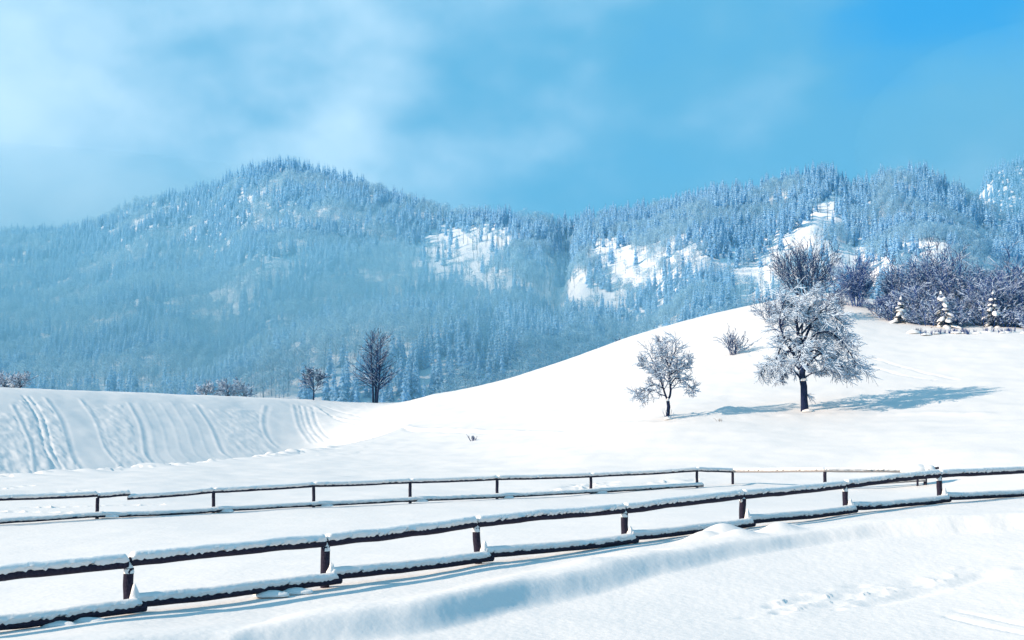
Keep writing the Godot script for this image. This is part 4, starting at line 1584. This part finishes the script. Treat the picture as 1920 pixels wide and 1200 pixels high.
func build_bushes() -> void:
	var rng := RandomNumberGenerator.new()
	rng.seed = 640
	plant("bush", stand(1375, 138.0), bush(1, 26, 2.6, 0.75, [0, 4, 2, 0], 0.5, 0.05, 0.03), mat_twig, "snowy bush alone on the open slope, between the two trees", "", "bush")
	plant("bush", stand(1447, 152.0), bush(2, 24, 3.4, 0.95, [0, 5, 3, 0], 0.9, 0.05, 0.03), mat_twig, "pale bush on the slope, at the left of the big tree's crown", "", "bush")
	plant("bush", stand(888, 118.0), bush(3, 10, 0.6, 0.9, [0, 2, 1, 0], 0.35, 0.1, 0.02), mat_twig, "tiny bush at the foot of the hill, left of the orchard tree", "", "bush")
	plant("bush", stand(1160, 196.0), bush(4, 9, 1.0, 0.7, [0, 3, 1, 0], 0.4, 0.5, 0.014), mat_twig, "tiny bush on the hill's skyline against the mountain", "", "bush")
	plant("bush", stand(1606, 158.0), bush(5, 40, 5.6, 0.5, [0, 8, 5, 2], 1.3, 0.35), mat_brush, "dark dense bush just right of the big tree, apart from the thicket", "", "bush")
	plant("bush", stand(1655, 152.0), bush(6, 30, 2.4, 0.9, [0, 6, 4, 0], 1.2, 0.3), mat_brush, "low snowy bush at the left end of the thicket", "", "bush")
	plant("bush", stand(1560, 150.0), bush(8, 24, 3.6, 0.8, [0, 6, 3, 0], 1.0, 0.3), mat_twig, "snowy bush half hidden behind the big tree's right side", "", "bush")
	# the thicket: five makes of bush, copied
	var makes: Array[Node3D] = []
	var tall := [5.8, 4.8, 4.0, 2.4, 1.8]
	for k in 5:
		var g := bush(20 + k, 30 if k < 3 else 26, tall[k], 0.42 if k < 3 else 0.9, [0, 8, 6, 2] if k < 3 else [0, 7, 5, 0], 1.3, 0.12, 0.028 if k < 3 else 0.034)
		var o := plant("thicket_bush", Vector3.ZERO, g, mat_brush, "", "bushes of the dark thicket", "bush")
		makes.append(o)
	var first := [true, true, true, true, true]
	for row in 4:
		var px := 1655.0 + row * 9.0
		while px < 2080.0:
			var d: float = curve([1650, 152.0, 1700, 147.0, 1800, 142.5, 1920, 139.0, 2100, 136], px) + [1.0, 4.0, 8.0, 12.0][row] + rng.randf_range(-1, 1)
			var which: int = [rng.randi_range(3, 4), rng.randi_range(2, 3), rng.randi_range(1, 2), rng.randi_range(0, 1)][row]
			if px < 1690 and row > 1:
				which = 2
			var where := stand(px + rng.randf_range(-8, 8), d)
			var label: String = ["low snow-flecked bush along the front edge of the dark thicket", "middling twiggy bush in the front half of the dark thicket", "dark upright bush in the middle of the thicket", "tall thin-stemmed bush at the back of the thicket"][row]
			var size := rng.randf_range(0.62, 1.3)
			if first[which]:
				first[which] = false
				var o := makes[which]
				o.position = where
				o.rotation.y = rng.randf() * TAU
				o.scale = Vector3.ONE * size
				o.set_meta("label", label)
			else:
				copy(makes[which], "thicket_bush", where, rng.randf() * TAU, size, label, "bushes of the dark thicket")
			px += [24.0, 30.0, 34.0, 30.0][row] * rng.randf_range(0.7, 1.3)
	# saplings that stand up out of it
	for e in [[1678, 154.0, 8.2, "sapling at the left end of the thicket, bare and upright"], [1744, 151.0, 9.0, "left one of two close bare saplings over the thicket's middle"], [1757, 152.0, 9.4, "right one of two close bare saplings over the thicket's middle"], [1800, 150.0, 9.0, "forked bare sapling over the thicket, right of its middle"], [1884, 147.0, 9.2, "bare sapling with a bushy top near the right edge"]]:
		var g := Grower.new()
		g.rng.seed = int(e[0])
		g.wobble = 0.06
		g.kids = [0, 16, 4, 0]
		g.share = [0.3, 0.22, 0.4, 0.4]
		g.angle = [0.6, 0.6, 0.6, 0.6]
		g.start = [0.3, 0.35, 0.2, 0.2]
		g.pull = [Vector3.ZERO, Vector3(0, 0.05, 0), Vector3(0, 0.1, 0), Vector3.ZERO]
		g.thin = 0.026
		g.bare = 0.5
		g.branch(Vector3(0, -0.2, 0), Vector3(g.rng.randf_range(-0.05, 0.05), 1, 0), e[2], 0.07, 1)
		plant("sapling", stand(e[0], e[1]), g, mat_brush, e[3])
	# small conifers weighed down with snow
	for e in [[1688, 147.2, 3.3, 3, "small snowy conifer with a dark middle, left in the thicket"], [1772, 142.9, 4.6, 4, "small conifer with heavy snow pillows, at the middle of the thicket's front"], [1862, 141.4, 4.5, 5, "small leaning conifer with snow pillows, right in the thicket's front"]]:
		conifer(stand(e[0], e[1]), e[2], e[3], e[4])
	# tufts of dry grass
	var tuft := thing("grass_tuft", Vector3.ZERO, "tuft of dry grass sticking out of a small snow hummock before the thicket", "grass")
	var s := Shape.new()
	blades(s, rng, Vector3.ZERO, 50, 0.5, 0.55)
	part("blades", s.made(), mat_twig, tuft)
	part("hummock", lump_shape(Vector3(0.9, 0.45, 0.6), 3.3), mat_snow_cap, tuft).position = Vector3(-0.5, -0.05, 0)
	tuft.position = stand(1722, 139.5)
	for k in 9:
		var px := 1738.0 + 23.0 * k + rng.randf_range(-6, 6)
		var t := thing("grass_clump", stand(px, 138.2 - 0.02 * (px - 1738.0) + rng.randf_range(-0.6, 0.6)), "low clump of snowy grass along the thicket's foot", "grass", "grass clumps along the foot of the thicket")
		s = Shape.new()
		for q in 4:
			blades(s, rng, Vector3(rng.randf_range(-0.7, 0.7), 0, rng.randf_range(-0.3, 0.3)), 12, 0.5, 0.3)
		part("blades", s.made(), mat_brush, t)
		for q in 2:
			part("snow_pillow", lump_shape(Vector3(0.45, 0.22, 0.3), k * 3.0 + q), mat_snow_cap, t).position = Vector3(rng.randf_range(-0.6, 0.6), 0, rng.randf_range(-0.2, 0.3))
	s = Shape.new()
	blades(s, rng, Vector3.ZERO, 7, 0.2, 0.5)
	var dry := lone("dry_stalks", s.made(), mat_straw)
	dry.position = stand(1351, 96.0)
	tag(dry, "few dry stalks poking out of the snow beside the low mound", "grass")

func blades(s: Shape, rng: RandomNumberGenerator, where: Vector3, count: int, high: float, spread: float) -> void:
	for k in count:
		var a := rng.randf() * TAU
		var p := where + Vector3(cos(a), 0, sin(a)) * rng.randf() * spread * 0.5
		var tip := p + Vector3(cos(a) * spread * rng.randf(), high * rng.randf_range(0.5, 1.3), sin(a) * spread * rng.randf())
		s.tube(PackedVector3Array([p - Vector3(0, 0.08, 0), p.lerp(tip, 0.6) + Vector3(0, 0.06, 0), tip]), PackedFloat32Array([0.02, 0.015, 0.008]), 3, 1.0, false)

func conifer(where: Vector3, high: float, seed_at: int, label: String) -> void:
	var rng := RandomNumberGenerator.new()
	rng.seed = 7000 + seed_at
	var o := thing("conifer", where, label, "tree")
	var wood := Shape.new()
	wood.tube(PackedVector3Array([Vector3(0, -0.2, 0), Vector3(0, high * 0.5, 0), Vector3(0.05, high, 0)]), PackedFloat32Array([0.09, 0.06, 0.015]), 6)
	part("trunk", wood.made(), mat_bark, o)
	var needles := Shape.new()
	var pillows := 0
	o.rotation = Vector3(rng.randf_range(-0.06, 0.06), rng.randf() * TAU, rng.randf_range(-0.1, 0.1))
	for k in 7:
		var y := high * (0.08 + 0.8 * (k + rng.randf_range(-0.3, 0.3)) / 7.0)
		var r := high * 0.42 * pow(1.0 - k / 7.6, 0.75) * rng.randf_range(0.75, 1.1)
		var count := 6 if k < 5 else 3
		var spin := rng.randf() * TAU
		for b in count:
			var a := spin + TAU * b / count + rng.randf_range(-0.5, 0.5)
			var out := Vector3(cos(a), 0, sin(a))
			var len := r * rng.randf_range(0.55, 1.2)
			var fall := rng.randf_range(0.3, 0.75)
			var tip := Vector3(0, y - len * fall, 0) + out * len
			wood = Shape.new()
			for q in 26:                                     # needled shoots along the bough
				var t := rng.randf_range(0.15, 1.0)
				var p := Vector3(0, y, 0).lerp(tip, t)
				var side := Vector3(-out.z, 0, out.x) * (1.0 if q % 2 == 0 else -1.0)
				var e := p + (side * rng.randf_range(0.1, 0.3) + out * 0.18 - Vector3(0, rng.randf_range(0.0, 0.2), 0)) * (1.2 - t * 0.5)
				var w := (e - p).cross(Vector3.UP).normalized() * 0.035 + Vector3(0, 0.02, 0)
				needles.face(p - w, p + w, e, Vector3.UP)
			if rng.randf() < [0.35, 0.62, 0.5][seed_at % 3] or k > 5:
				var m := part("snow_pillow", lump_shape(Vector3(len * rng.randf_range(0.3, 0.55), 0.14 + 0.26 * rng.randf(), 0.2 + 0.3 * rng.randf()), pillows * 1.7 + seed_at), mat_snow_cap, o)
				m.position = Vector3(0, y + 0.04, 0).lerp(tip, 0.62)
				m.rotation = Vector3(0, -a, -atan(fall))
				pillows += 1
	part("needles", needles.made(), mat_needle, o)
	part("snow_tip", lump_shape(Vector3(0.16, 0.4, 0.16), 9.0 + seed_at), mat_snow_cap, o).position = Vector3(0.03, high * 0.9, 0)
